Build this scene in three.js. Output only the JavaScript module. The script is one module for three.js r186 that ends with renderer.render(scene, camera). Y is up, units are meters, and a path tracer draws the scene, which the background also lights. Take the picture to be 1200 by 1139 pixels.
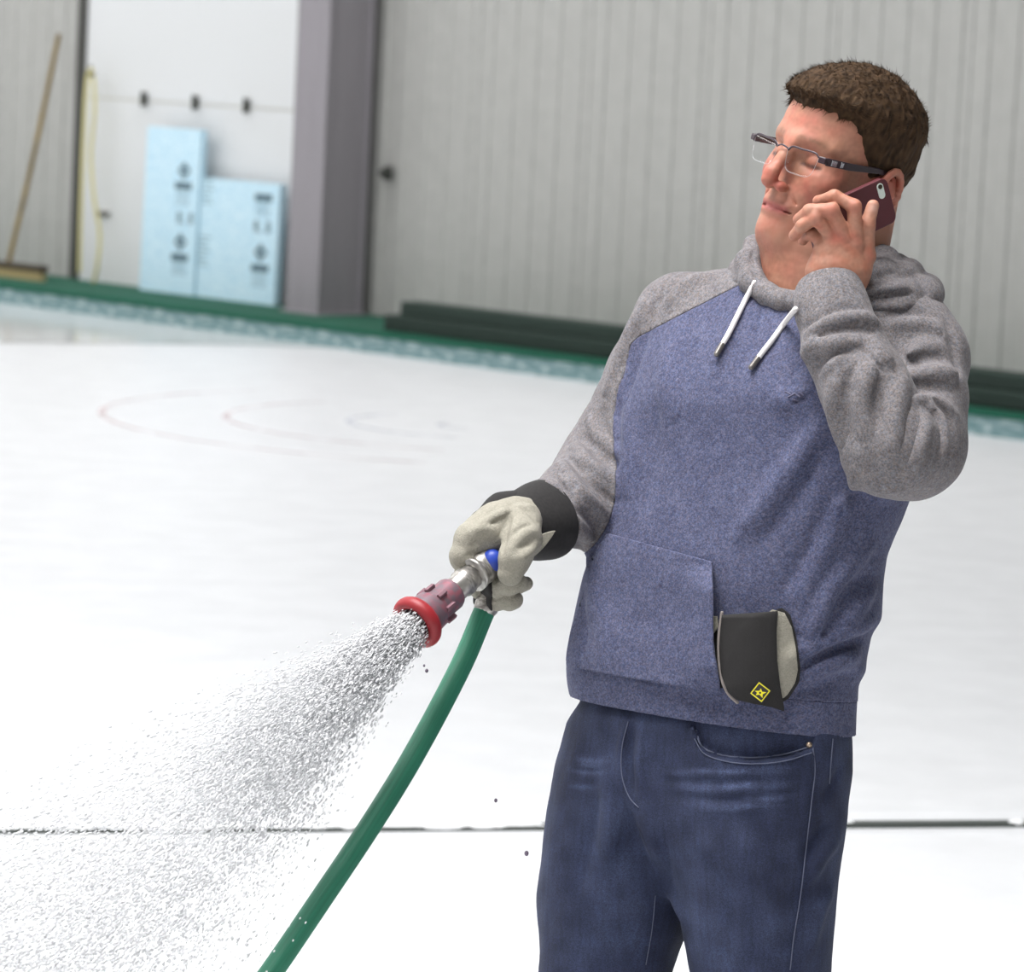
import * as THREE from 'three';
import { mergeGeometries as mergeAll } from 'three/addons/utils/BufferGeometryUtils.js';
import { ImprovedNoise } from 'three/addons/math/ImprovedNoise.js';
import { RoundedBoxGeometry } from 'three/addons/geometries/RoundedBoxGeometry.js';
import { RectAreaLightUniformsLib } from 'three/addons/lights/RectAreaLightUniformsLib.js';

// ---------------------------------------------------------------- camera, light, exposure
const F = 4450, CX = 600, CY = 569.5, EYE = 1.8, D = 5.0;       // long lens, in pixels of a 1200 x 1139 frame; D = distance to the man
const PITCH = Math.atan(494.5 / F), ROLL = 2.8 * Math.PI / 180;
const renderer = new THREE.WebGLRenderer({ antialias: true });
renderer.toneMapping = THREE.LinearToneMapping;
renderer.toneMappingExposure = 1.27;
renderer.shadowMap.enabled = true;
const scene = new THREE.Scene();
scene.background = new THREE.Color(0x000000);
const camera = new THREE.PerspectiveCamera(2 * Math.atan(569.5 / F) * 180 / Math.PI, 1200 / 1139, 0.1, 200);
camera.position.set(0, EYE, 0);
camera.rotation.order = 'YXZ';
camera.rotation.set(-PITCH, 0, ROLL);
camera.updateMatrixWorld(true);
camera.focus = D - 0.08;
camera.userData.fStop = 9;
RectAreaLightUniformsLib.init();
const LAMP_RADIANCE = 10, BANK_RADIANCE = 26, LAMP_W = 3.0, LAMP_L = 0.9, CEILING = 7.0;
const LAMP_COLOR = new THREE.Color().setRGB(1.0, 0.99, 0.985);

// ---------------------------------------------------------------- helpers
let seed = 7;
const rnd = () => { seed = (seed * 1664525 + 1013904223) >>> 0; return seed / 4294967296; };
const gauss = () => Math.sqrt(-2 * Math.log(rnd() + 1e-9)) * Math.cos(6.28318 * rnd());
const noise = new ImprovedNoise();
const N = (x, y, z) => noise.noise(x + 31.7, y + 17.3, z + 53.1);
const clamp = (x, a, b) => (x < a ? a : x > b ? b : x);
const smooth = (a, b, x) => { const t = clamp((x - a) / (b - a), 0, 1); return t * t * (3 - 2 * t); };
const mix = (a, b, t) => a + (b - a) * t;
const lin = (r, g, b) => { const c = new THREE.Color().setRGB(r / 255, g / 255, b / 255, THREE.SRGBColorSpace); return [c.r, c.g, c.b]; };
const smin = (a, b, k) => { const h = Math.max(k - Math.abs(a - b), 0) / k; return Math.min(a, b) - h * h * k * 0.25; };
const smax = (a, b, k) => -smin(-a, -b, k);
const camM = camera.matrixWorld.clone(), camI = camM.clone().invert();
// the man is modelled in a frame whose origin is the point 5 m down the lens axis
const J = (px, py, z = 0) => [(px - CX) / F * (D - z), -(py - CY) / F * (D - z), z];
const toWorld = new THREE.Matrix4().multiplyMatrices(camM, new THREE.Matrix4().makeTranslation(0, 0, -D));
const fromWorld = toWorld.clone().invert();
const LW = (p) => new THREE.Vector3(...p).applyMatrix4(toWorld);
const WL = (p) => new THREE.Vector3(...p).applyMatrix4(fromWorld).toArray();
const rayDir = (px, py) => new THREE.Vector3((px - CX) / F, -(py - CY) / F, -1).transformDirection(camM);
const G = (px, py, h = 0) => { const d = rayDir(px, py); return camera.position.clone().addScaledVector(d, (h - EYE) / d.y); };

function mergeGeometries(list) {
  return mergeAll(list.map((g) => { const q = g.index ? g.toNonIndexed() : g; for (const k of Object.keys(q.attributes)) if (!['position', 'normal', 'uv', 'color'].includes(k)) q.deleteAttribute(k); return q; }));
}
const taken = {};
const numbered = (n) => { const k = taken[n] = (taken[n] ?? -1) + 1; return k ? n + '_' + String(k).padStart(3, '0') : n; };
function tag(o, label, category, group, kind) {
  o.userData.label = label; if (category) o.userData.category = category;
  if (group) o.userData.group = group; if (kind) o.userData.kind = kind;
  return o;
}
function thing(name, pos, label, category, group) {
  const g = new THREE.Group(); g.name = numbered(name); g.position.set(...pos); scene.add(g);
  return tag(g, label, category, group);
}
function part(name, geo, mat, parent, label) {
  const m = new THREE.Mesh(geo, mat); m.name = name; m.castShadow = m.receiveShadow = true;
  if (parent) parent.add(m); else { m.name = numbered(name); scene.add(m); }
  if (label) m.userData.label = label;
  return m;
}
const std = (rgb, roughness = 0.8, more = {}) => new THREE.MeshStandardMaterial({ color: new THREE.Color().setRGB(...rgb), roughness, metalness: 0, ...more });
const phys = (rgb, roughness = 0.8, more = {}) => new THREE.MeshPhysicalMaterial({ color: new THREE.Color().setRGB(...rgb), roughness, metalness: 0, ...more });
function tex(n, fn, srgb, rx = 1, ry = rx) {                       // tiling computed texture; fn(i, j) returns 0..255 or [r, g, b]
  const a = new Uint8Array(n * n * 4);
  for (let j = 0; j < n; j++) for (let i = 0; i < n; i++) {
    const v = fn(i, j), k = (j * n + i) * 4, c = typeof v === 'number' ? [v, v, v] : v;
    for (let q = 0; q < 3; q++) a[k + q] = clamp(c[q], 0, 255); a[k + 3] = 255;
  }
  const t = new THREE.DataTexture(a, n, n); t.wrapS = t.wrapT = THREE.RepeatWrapping; t.magFilter = THREE.LinearFilter; t.minFilter = THREE.LinearMipmapLinearFilter; t.generateMipmaps = true;
  if (srgb) t.colorSpace = THREE.SRGBColorSpace; t.repeat.set(rx, ry); t.needsUpdate = true; return t;
}
function tileNoise(n, cells) {                                     // tiling value noise, bilinear with smoothstep
  const g = new Float32Array(cells * cells).map(() => rnd());
  return (i, j) => { const x = i / n * cells, y = j / n * cells, a = Math.floor(x), b = Math.floor(y); let u = x - a, v = y - b; u = u * u * (3 - 2 * u); v = v * v * (3 - 2 * v);
    const q = (p, r) => g[((r % cells + cells) % cells) * cells + (p % cells + cells) % cells]; return mix(mix(q(a, b), q(a + 1, b), u), mix(q(a, b + 1), q(a + 1, b + 1), u), v); };
}

// ---------------------------------------------------------------- distance-field modelling
const P3 = (p) => (Array.isArray(p) ? p : [p.x, p.y, p.z]);
function capsule(a, b, ra, rb = ra) {                               // tapered limb
  const [ax, ay, az] = a, bx = b[0] - ax, by = b[1] - ay, bz = b[2] - az, q = 1 / (bx * bx + by * by + bz * bz + 1e-12);
  return (x, y, z) => { const px = x - ax, py = y - ay, pz = z - az; let t = (px * bx + py * by + pz * bz) * q; t = t < 0 ? 0 : t > 1 ? 1 : t;
    const dx = px - bx * t, dy = py - by * t, dz = pz - bz * t; return Math.sqrt(dx * dx + dy * dy + dz * dz) - ra - (rb - ra) * t; };
}
function ellipsoid(c, r) {
  const [cx, cy, cz] = c, [a, b, d] = r;
  return (x, y, z) => { const X = (x - cx) / a, Y = (y - cy) / b, Z = (z - cz) / d, k0 = Math.sqrt(X * X + Y * Y + Z * Z) + 1e-9, k1 = Math.sqrt(X * X / (a * a) + Y * Y / (b * b) + Z * Z / (d * d)) + 1e-9; return k0 * (k0 - 1) / k1; };
}
function chain(pts, k = 0.012) {                                    // pts: [x, y, z, r]
  const cs = []; for (let i = 0; i + 1 < pts.length; i++) cs.push(capsule(pts[i], pts[i + 1], pts[i][3], pts[i + 1][3]));
  return (x, y, z) => { let d = 1e3; for (const c of cs) d = smin(d, c(x, y, z), k); return d; };
}
const JC = (rows) => rows.map(([px, py, z, r]) => [...J(px, py, z), r]);
const union = (k, ...fs) => (x, y, z) => { let d = fs[0](x, y, z); for (let i = 1; i < fs.length; i++) d = smin(d, fs[i](x, y, z), k); return d; };
function surf(f, px, py, z0 = 0.5) {                               // where a line of sight meets a field
  let z = z0; for (let i = 0; i < 400 && z > -0.6; i++) { const p = J(px, py, z), d = f(...p); if (d < 0.0004) return p; z -= Math.max(d * 0.6, 0.0006); }
  return null;
}
function folds(base, list) {                                       // cloth folds: [width, height, points in px ...] laid on the surface of base
  const S = [];
  for (const [w, amp, ...pts] of list) {
    const P = pts.map((p) => (p.length > 2 ? J(...p) : surf(base, p[0], p[1]))).filter(Boolean); if (P.length < 2) continue;
    const lo = [9, 9, 9], hi = [-9, -9, -9], Q = [];
    for (const p of P) for (let q = 0; q < 3; q++) { lo[q] = Math.min(lo[q], p[q] - 2.6 * w); hi[q] = Math.max(hi[q], p[q] + 2.6 * w); }
    const c = new THREE.CatmullRomCurve3(P.map((p) => new THREE.Vector3(...p))), n = P.length * 4;
    for (let i = 0; i <= n; i++) Q.push(c.getPoint(i / n).toArray());
    S.push({ w, amp, lo, hi, Q });
  }
  return (x, y, z) => {
    let d = 0;
    for (const s of S) {
      if (x < s.lo[0] || x > s.hi[0] || y < s.lo[1] || y > s.hi[1] || z < s.lo[2] || z > s.hi[2]) continue;
      let best = 1e9, at = 0; const Q = s.Q;
      for (let i = 0; i + 1 < Q.length; i++) { const a = Q[i], b = Q[i + 1], bx = b[0] - a[0], by = b[1] - a[1], bz = b[2] - a[2], px = x - a[0], py = y - a[1], pz = z - a[2];
        let t = (px * bx + py * by + pz * bz) / (bx * bx + by * by + bz * bz + 1e-12); t = t < 0 ? 0 : t > 1 ? 1 : t; const dx = px - bx * t, dy = py - by * t, dz = pz - bz * t, e = dx * dx + dy * dy + dz * dz; if (e < best) { best = e; at = (i + t) / (Q.length - 1); } }
      d += 2.3 * s.amp * (s.amp > 0 ? Math.exp(-best / (s.w * s.w)) : Math.exp(-Math.sqrt(best) / (0.62 * s.w))) * Math.sqrt(Math.sin(Math.PI * clamp(at, 0.02, 0.98)));
    }
    return d;
  };
}
function bounds(pts, pad) { const lo = [9, 9, 9], hi = [-9, -9, -9]; for (const p of pts) for (let q = 0; q < 3; q++) { lo[q] = Math.min(lo[q], p[q] - pad); hi[q] = Math.max(hi[q], p[q] + pad); } return [lo, hi]; }
function net(f, [lo, hi], h, color) {                              // surface nets on a sparse grid
  const n = [0, 1, 2].map((q) => Math.ceil((hi[q] - lo[q]) / h / 8) * 8 + 1), [nx, ny, nz] = n, sy = nx, sz = nx * ny;
  const g = new Float32Array(nx * ny * nz).fill(NaN), id = new Int32Array(nx * ny * nz).fill(-1), active = [];
  for (let bz = 0; bz + 8 < nz; bz += 8) for (let by = 0; by + 8 < ny; by += 8) for (let bx = 0; bx + 8 < nx; bx += 8) {
    if (Math.abs(f(lo[0] + (bx + 4) * h, lo[1] + (by + 4) * h, lo[2] + (bz + 4) * h)) > 4 * h * 1.74 * 1.35 + 0.012) continue;
    active.push([bx, by, bz]);
    for (let k = bz; k <= bz + 8; k++) for (let j = by; j <= by + 8; j++) for (let i = bx; i <= bx + 8; i++) { const o = i + j * sy + k * sz; if (g[o] !== g[o]) g[o] = f(lo[0] + i * h, lo[1] + j * h, lo[2] + k * h); }
  }
  const pos = [], off = [0, 1, sy, sy + 1, sz, sz + 1, sz + sy, sz + sy + 1], E = [[0, 1], [2, 3], [4, 5], [6, 7], [0, 2], [1, 3], [4, 6], [5, 7], [0, 4], [1, 5], [2, 6], [3, 7]], cells = [];
  for (const [bx, by, bz] of active) for (let k = bz; k < bz + 8; k++) for (let j = by; j < by + 8; j++) for (let i = bx; i < bx + 8; i++) {
    const o = i + j * sy + k * sz; let m = 0; for (let c = 0; c < 8; c++) if (g[o + off[c]] < 0) m++;
    if (m === 0 || m === 8) continue;
    let x = 0, y = 0, z = 0, c = 0;
    for (const [a, b] of E) { const u = g[o + off[a]], v = g[o + off[b]]; if ((u < 0) === (v < 0)) continue; const t = u / (u - v);
      x += mix(a & 1, b & 1, t); y += mix((a >> 1) & 1, (b >> 1) & 1, t); z += mix(a >> 2, b >> 2, t); c++; }
    id[o] = pos.length / 3; cells.push([i, j, k, o]); pos.push(lo[0] + (i + x / c) * h, lo[1] + (j + y / c) * h, lo[2] + (k + z / c) * h);
  }
  const ix = [];
  for (const [i, j, k, o] of cells) for (const [d, s1, s2] of [[1, sy, sz], [sy, sz, 1], [sz, 1, sy]]) {
    const a = g[o], b = g[o + d]; if ((a < 0) === (b < 0)) continue;
    const q0 = id[o], q1 = id[o - s1], q2 = id[o - s1 - s2], q3 = id[o - s2]; if (q0 < 0 || q1 === undefined || q1 < 0 || q2 < 0 || q3 < 0) continue;
    if (a < 0) ix.push(q0, q1, q2, q0, q2, q3); else ix.push(q0, q2, q1, q0, q3, q2);
  }
  const nor = new Float32Array(pos.length), e = h * 0.6, col = color ? new Float32Array(pos.length) : null;
  for (let v = 0; v < pos.length; v += 3) {
    let gx, gy, gz, L;
    for (let it = 0; it < 2; it++) { const x = pos[v], y = pos[v + 1], z = pos[v + 2];
      gx = f(x + e, y, z) - f(x - e, y, z); gy = f(x, y + e, z) - f(x, y - e, z); gz = f(x, y, z + e) - f(x, y, z - e); L = Math.hypot(gx, gy, gz) + 1e-12;
      if (it === 0) { const s = clamp(f(x, y, z) / (L / (2 * e)), -0.4 * h, 0.4 * h) / L; pos[v] -= gx * s; pos[v + 1] -= gy * s; pos[v + 2] -= gz * s; } }
    nor[v] = gx / L; nor[v + 1] = gy / L; nor[v + 2] = gz / L;
    if (col) { const c = color(pos[v], pos[v + 1], pos[v + 2], nor[v], nor[v + 1], nor[v + 2]); col[v] = c[0]; col[v + 1] = c[1]; col[v + 2] = c[2]; }
  }
  const geo = new THREE.BufferGeometry();
  geo.setAttribute('position', new THREE.Float32BufferAttribute(pos, 3)); geo.setAttribute('normal', new THREE.BufferAttribute(nor, 3));
  if (col) geo.setAttribute('color', new THREE.BufferAttribute(col, 3));
  geo.setIndex(ix); return geo;
}
function boxUV(geo, size, yaw = 0.6) {                             // box mapping in the body's own axes, so that weave keeps its real size
  const g = geo.index ? geo.toNonIndexed() : geo, p = g.attributes.position, uv = new Float32Array(p.count * 2), c = Math.cos(yaw), s = Math.sin(yaw);
  for (let t = 0; t < p.count; t += 3) {
    const X = [], a = new THREE.Vector3(), b = new THREE.Vector3();
    for (let k = 0; k < 3; k++) { const x = p.getX(t + k), y = p.getY(t + k), z = p.getZ(t + k); X.push(new THREE.Vector3(x * c + z * s, y, -x * s + z * c)); }
    a.subVectors(X[1], X[0]); b.subVectors(X[2], X[0]); a.cross(b); const ax = Math.abs(a.x), ay = Math.abs(a.y), az = Math.abs(a.z);
    for (let k = 0; k < 3; k++) { const q = X[k], w = ax > ay && ax > az ? [q.z, q.y] : ay > az ? [q.x, q.z] : [q.x, q.y]; uv[(t + k) * 2] = w[0] / size; uv[(t + k) * 2 + 1] = w[1] / size; }
  }
  g.setAttribute('uv', new THREE.BufferAttribute(uv, 2)); return g;
}
const smoothCurve = (pts, closed = false) => new THREE.CatmullRomCurve3(pts.map((p) => new THREE.Vector3(...P3(p))), closed, 'centripetal');
function sweep(pts, r, seg = 60, sides = 12, closed = false) {      // r: number or function of t
  const c = smoothCurve(pts, closed), g = new THREE.TubeGeometry(c, seg, 1, sides, closed), fr = c.computeFrenetFrames(seg, closed), p = g.attributes.position;
  for (let i = 0; i <= seg; i++) { const o = c.getPointAt(closed ? (i / seg) % 1 : i / seg), rr = typeof r === 'function' ? r(i / seg) : r;
    for (let j = 0; j <= sides; j++) { const k = i * (sides + 1) + j; p.setXYZ(k, o.x + (p.getX(k) - o.x) * rr, o.y + (p.getY(k) - o.y) * rr, o.z + (p.getZ(k) - o.z) * rr); } }
  if (closed) return g;
  const caps = [0, seg].map((i) => { const o = c.getPointAt(i / seg), s = new THREE.SphereGeometry(typeof r === 'function' ? r(i / seg) : r, sides, 6); s.translate(o.x, o.y, o.z); return s; });
  return mergeGeometries([g, ...caps]);
}

// ---------------------------------------------------------------- the hall
const foot0 = G(0, 355), foot1 = G(1200, 517), eu = foot1.clone().sub(foot0).setY(0).normalize(), en = new THREE.Vector3(-eu.z, 0, eu.x);
if (en.dot(camera.position.clone().sub(foot0)) < 0) en.negate();
const TURN = Math.atan2(-eu.z, eu.x), O = foot0.clone();
const at = (u, y, n) => O.clone().addScaledVector(eu, u).addScaledVector(en, n).setY(y);       // along the back wall, up, out from the kerb
const onWall = (px, py, n) => { const d = rayDir(px, py), t = (n - en.dot(camera.position.clone().sub(O))) / en.dot(d), p = camera.position.clone().addScaledVector(d, t); return [p.clone().sub(O).dot(eu), p.y]; };
const camN = camera.position.clone().sub(O).dot(en), camU = camera.position.clone().sub(O).dot(eu);
function set(o, u, y, n) { o.position.copy(at(u, y, n)); o.rotation.y = TURN; return o; }
function structure(name, geo, mat, u, y, n, label) { const m = part(name, geo, mat); m.name = name; set(m, u, y, n); m.userData.kind = 'structure'; if (label) m.userData.label = label; return m; }
const box = (w, h, d, x = 0, y = 0, z = 0) => new THREE.BoxGeometry(w, h, d).translate(x, y, z);
const rbox = (w, h, d, r, x = 0, y = 0, z = 0) => new RoundedBoxGeometry(w, h, d, 2, r).translate(x, y, z);
const U0 = -22, U1 = 24, N0 = -0.95, N1 = 30, UM = (U0 + U1) / 2, UW = U1 - U0, NM = (N0 + N1) / 2, NW = N1 - N0;

const nA = tileNoise(512, 16), nB = tileNoise(512, 64), nC = tileNoise(512, 200);
const iceBump = tex(512, (i, j) => 90 * nA(i, j) + 90 * nB(i, j) + 70 * nC(i, j), false);
const iceMap = tex(512, (i, j) => { const v = 244 + 8 * nA(i, j) + 3 * nB(i, j); return [v - 1, v, v + 1]; }, true);
for (const t of [iceBump, iceMap]) t.repeat.set(0.5, 0.5);
const iceMat = phys([0.79, 0.795, 0.805], 0.42, { map: iceMap, bumpMap: iceBump, bumpScale: 0.0012 });
const ice = new THREE.PlaneGeometry(UW + 2, NW + 2).rotateX(-Math.PI / 2);
{ const uv = ice.attributes.uv; for (let i = 0; i < uv.count; i++) uv.setXY(i, uv.getX(i) * (UW + 2), uv.getY(i) * (NW + 2)); }
const slab = box(UW + 2, 0.3, NW + 2, 0, -0.152, 0);
const floor = structure('floor', mergeGeometries([ice, slab]), iceMat, UM, 0, NM, 'freshly flooded white rink ice');
function onFloor(geo) { return geo.applyMatrix4(new THREE.Matrix4().makeTranslation(-floor.position.x, -floor.position.y, -floor.position.z)).applyMatrix4(new THREE.Matrix4().makeRotationY(-TURN)); }
// faint painted rings of the house, seen through the fresh ice
{ const c = G(553, 500);
  const fade = tileNoise(256, 24);
  [[1.83, lin(226, 196, 196)], [1.22, lin(228, 200, 202)], [0.61, lin(205, 208, 224)], [0.16, lin(208, 210, 224)]].forEach(([r, rgb]) => {
    const g = new THREE.RingGeometry(r - 0.018, r + 0.018, 120, 1, Math.PI * 0.72, Math.PI * 0.75).rotateX(-Math.PI / 2).translate(c.x, 0.0022, c.z);
    const m = tex(256, (i, j) => 150 + 105 * smooth(0.25, 0.8, fade(i, j)), false);
    part('ring_line', onFloor(g), std(rgb, 0.4, { transparent: true, opacity: 0.4, alphaMap: m }), floor);
  }); }
// bare wet ice along the kerb, smooth enough to mirror the wall
{ const P = [[-120, 336], [0, 353], [120, 369], [240, 386], [330, 397.5], [420, 410.5], [372, 407], [250, 404], [120, 403], [0, 402], [-120, 401]].map(([x, y]) => G(x, y));
  const s = new THREE.Shape(P.map((p) => new THREE.Vector2(p.x, -p.z)));
  const g = new THREE.ShapeGeometry(s).rotateX(-Math.PI / 2).translate(0, 0.003, 0);
  part('wet_ice', onFloor(g), phys([0.86, 0.87, 0.88], 0.1), floor, 'wet glassy strip of ice along the kerb'); }

// back wall of ribbed sheet-steel panels, each its own piece
const sheet = tex(512, (i, j) => { const v = 234 + 8 * nA(i, j) + 10 * nC(i, j); return [v, v, v - 1]; }, true);
const wallMat = std(lin(178, 178, 175), 0.55, { map: sheet, metalness: 0 });
const wall = structure('wall_back', box(UW, CEILING, 0.2, 0, CEILING / 2, 0), std(lin(120, 120, 118), 0.9), UM, 0, N0 - 0.16);
const PANEL = 1.0;
function panelGeo(w) {                                             // one sheet with trapezoid ribs
  const pts = [], ribs = Math.round(w / 0.2); pts.push([0, 0]);
  for (let k = 0; k < ribs; k++) { const x = (k + 0.5) * w / ribs; pts.push([x - 0.034, 0], [x - 0.020, 0.012], [x + 0.020, 0.012], [x + 0.034, 0]);
    if (k + 1 < ribs) { const y = (k + 1) * w / ribs; pts.push([y - 0.006, 0], [y, 0.003], [y + 0.006, 0]); } }
  pts.push([w - 0.006, 0], [w - 0.006, -0.012], [0, -0.012]);
  const s = new THREE.Shape(pts.map(([x, y]) => new THREE.Vector2(x, -y)));
  return new THREE.ExtrudeGeometry(s, { depth: CEILING, bevelEnabled: false }).rotateX(-Math.PI / 2);
}
const WN = -0.95;
const [uDoor0] = onWall(104, 200, WN), [uDoor1] = onWall(372, 200, WN), [uCol0] = onWall(340, 200, -0.55), [uRight] = onWall(431, 200, WN);
{ const g = panelGeo(PANEL);
  for (let u = uRight; u < U1 - 1; u += PANEL) { const m = part('wall_panel', g, wallMat, wall); m.position.set(u - UM, 0, 0.13); }
  for (let u = uDoor0 - 0.09 - PANEL; u > U0; u -= PANEL) { const m = part('wall_panel', g, wallMat, wall); m.position.set(u - UM, 0, 0.13); } }
const bareMat = std(lin(150, 150, 148), 0.8, { map: sheet });
structure('wall_left', box(0.3, CEILING, NW + 1), bareMat, U0 - 0.15, CEILING / 2, NM);
structure('wall_right', box(0.3, CEILING, NW + 1), bareMat, U1 + 0.15, CEILING / 2, NM);
structure('wall_front', box(UW, CEILING, 0.3), bareMat, UM, CEILING / 2, N1 + 0.15);
structure('ceiling', box(UW + 1, 0.3, NW + 1), std(lin(150, 152, 155), 0.9), UM, CEILING + 0.15, NM);

// white sliding door between the dark jamb and the steel column
{ const w = uDoor1 - uDoor0, [, ySeam] = onWall(230, 121, WN + 0.06);
  const door = structure('door_1', box(w, ySeam - 0.012, 0.05, 0, (ySeam - 0.012) / 2, 0), std(lin(212, 214, 215), 0.5), (uDoor0 + uDoor1) / 2, 0, WN + 0.03, 'white panel door in the grey ribbed wall');
  part('upper_panel', box(w, CEILING - ySeam, 0.05, 0, (CEILING + ySeam) / 2, 0), door.material, door);
  part('seam_strip', box(w, 0.024, 0.03, 0, ySeam, 0), std(lin(200, 198, 186), 0.7), door);
  const dark = std(lin(70, 72, 66), 0.5, { metalness: 0.4 });
  for (const px of [169, 229, 289]) { const [u, y] = onWall(px, 116 + (px - 169) * 0.066, WN + 0.07);
    part('hinge', mergeGeometries([rbox(0.045, 0.085, 0.03, 0.008), new THREE.CylinderGeometry(0.013, 0.013, 0.1, 10).translate(0, 0, 0.018)]), dark, door).position.set(u - (uDoor0 + uDoor1) / 2, y, 0.04); }
  const [lu, ly] = onWall(119, 250, WN + 0.07);
  const latch = part('latch', mergeGeometries([rbox(0.16, 0.035, 0.02, 0.006), new THREE.CylinderGeometry(0.012, 0.012, 0.06, 10).rotateX(Math.PI / 2).translate(0.05, 0, 0.02)]), std(lin(130, 128, 122), 0.4, { metalness: 0.5 }), door); latch.position.set(lu - (uDoor0 + uDoor1) / 2, ly, 0.035);
  structure('trim_2', mergeGeometries([box(0.07, CEILING, 0.07, 0, CEILING / 2, 0), box(0.05, CEILING, 0.04, -0.06, CEILING / 2, 0)]), std(lin(64, 64, 60), 0.6), uDoor0 - 0.035, 0, WN + 0.035, 'dark door jamb'); }
// steel column
{ const [ul] = onWall(341, 200, -0.50), [ur] = onWall(379, 200, -0.50), w = ur - ul, d = 0.37, t = 0.03;
  const steelT = tex(512, (i, j) => { const v = 228 + 14 * nA(i, j) + 12 * nC(i, j); return [v, v - 2, v]; }, true);
  const m1 = std(lin(146, 143, 147), 0.55, { map: steelT });
  const c = thing('steel_column', at((ul + ur) / 2, 0.13, -0.5).toArray(), 'grey steel column of H section beside the white door', 'column'); c.rotation.y = TURN;
  part('flange', rbox(w, CEILING - 0.13, t, 0.006, 0, (CEILING - 0.13) / 2, -t / 2), m1, c);
  part('flange', rbox(w, CEILING - 0.13, t, 0.006, 0, (CEILING - 0.13) / 2, -d), m1, c);
  part('web', box(0.03, CEILING - 0.13, d - t, w * 0.40, (CEILING - 0.13) / 2, -d / 2 - t / 2), m1, c);
  part('base_plate', rbox(w + 0.06, 0.02, d + 0.05, 0.005, 0, 0.01, -d / 2), m1, c);
  structure('trim_3', mergeGeometries([box(0.05, CEILING, 0.05, 0, CEILING / 2, 0), box(0.02, CEILING, 0.08, 0.045, CEILING / 2, 0)]), std(lin(96, 96, 92), 0.6), uRight - 0.07, 0, WN + 0.05, 'dark edge strip beside the steel column'); }
{ const [u, y] = onWall(450, 203, WN + 0.05); const b = thing('wall_bracket', at(u, y, WN + 0.02).toArray(), 'small dark bracket fixed to the ribbed wall beside the column', 'bracket'); b.rotation.y = TURN;
  const m = std(lin(62, 64, 60), 0.5); part('plate', rbox(0.075, 0.09, 0.02, 0.006), m, b); part('stub', new THREE.CylinderGeometry(0.022, 0.022, 0.06, 12).rotateX(Math.PI / 2).translate(0, 0, 0.03), m, b); }

// kerb with scuffed frosty face, green carpeted walkway on it
const frost = tex(512, (i, j) => { const f = smooth(0.45, 0.8, 0.6 * nA(i, j) + 0.4 * nB((j * 3) & 511, i)); return [mix(100, 176, f), mix(132, 190, f), mix(134, 194, f)]; }, true); frost.repeat.set(1.2, 4);
const KH = 0.125;
{ const kerb = box(UW, KH, 0.95, 0, KH / 2, -0.475); const p = kerb.attributes.position, uv = kerb.attributes.uv; for (let i = 0; i < uv.count; i++) uv.setXY(i, p.getX(i), p.getY(i));
  structure('trim_1', kerb, std([1, 1, 1], 0.5, { map: frost }), UM, 0, 0, 'low frosted kerb along the ice');
  const pile = tex(512, (i, j) => { const v = 150 + 105 * nC(i, j); return [v * 0.9, v, v * 0.95]; }, true);
  const g = mergeGeometries([box(UW, 0.012, 0.95, 0, 0.006, -0.475), box(UW, 0.034, 0.012, 0, -0.006, 0.006)]);
  structure('floor_walkway', g, std(lin(20, 106, 86), 0.95, { map: pile }), UM, KH, 0, 'green carpet on the kerb'); }

// dark green bumper boards stacked on the walkway
{ const m = std(lin(34, 58, 48), 0.75, { map: tex(512, (i, j) => 150 + 105 * nB(i >> 3, j), true) });
  const bumper = (u0, u1, y, h, d, n, label) => { const o = thing('bumper_board', at((u0 + u1) / 2, y, n).toArray(), label, 'bumper', 'dark green bumper boards'); o.rotation.y = TURN;
    part('board', rbox(u1 - u0, h, d, 0.012, 0, h / 2, 0), m, o); for (const k of [0.3, 0.7]) part('lath', rbox(u1 - u0 - 0.02, 0.014, 0.014, 0.005, 0, h * k, d / 2), m, o); };
  const [a] = onWall(452, 380, -0.12), [b] = onWall(480, 365, -0.2);
  bumper(a, U1 - 2, KH + 0.012, 0.10, 0.2, -0.2, 'lower dark green bumper board lying on the green walkway');
  bumper(b, b + 6.2, KH + 0.112, 0.09, 0.16, -0.2, 'upper dark green bumper board stacked on a longer one'); }

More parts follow.
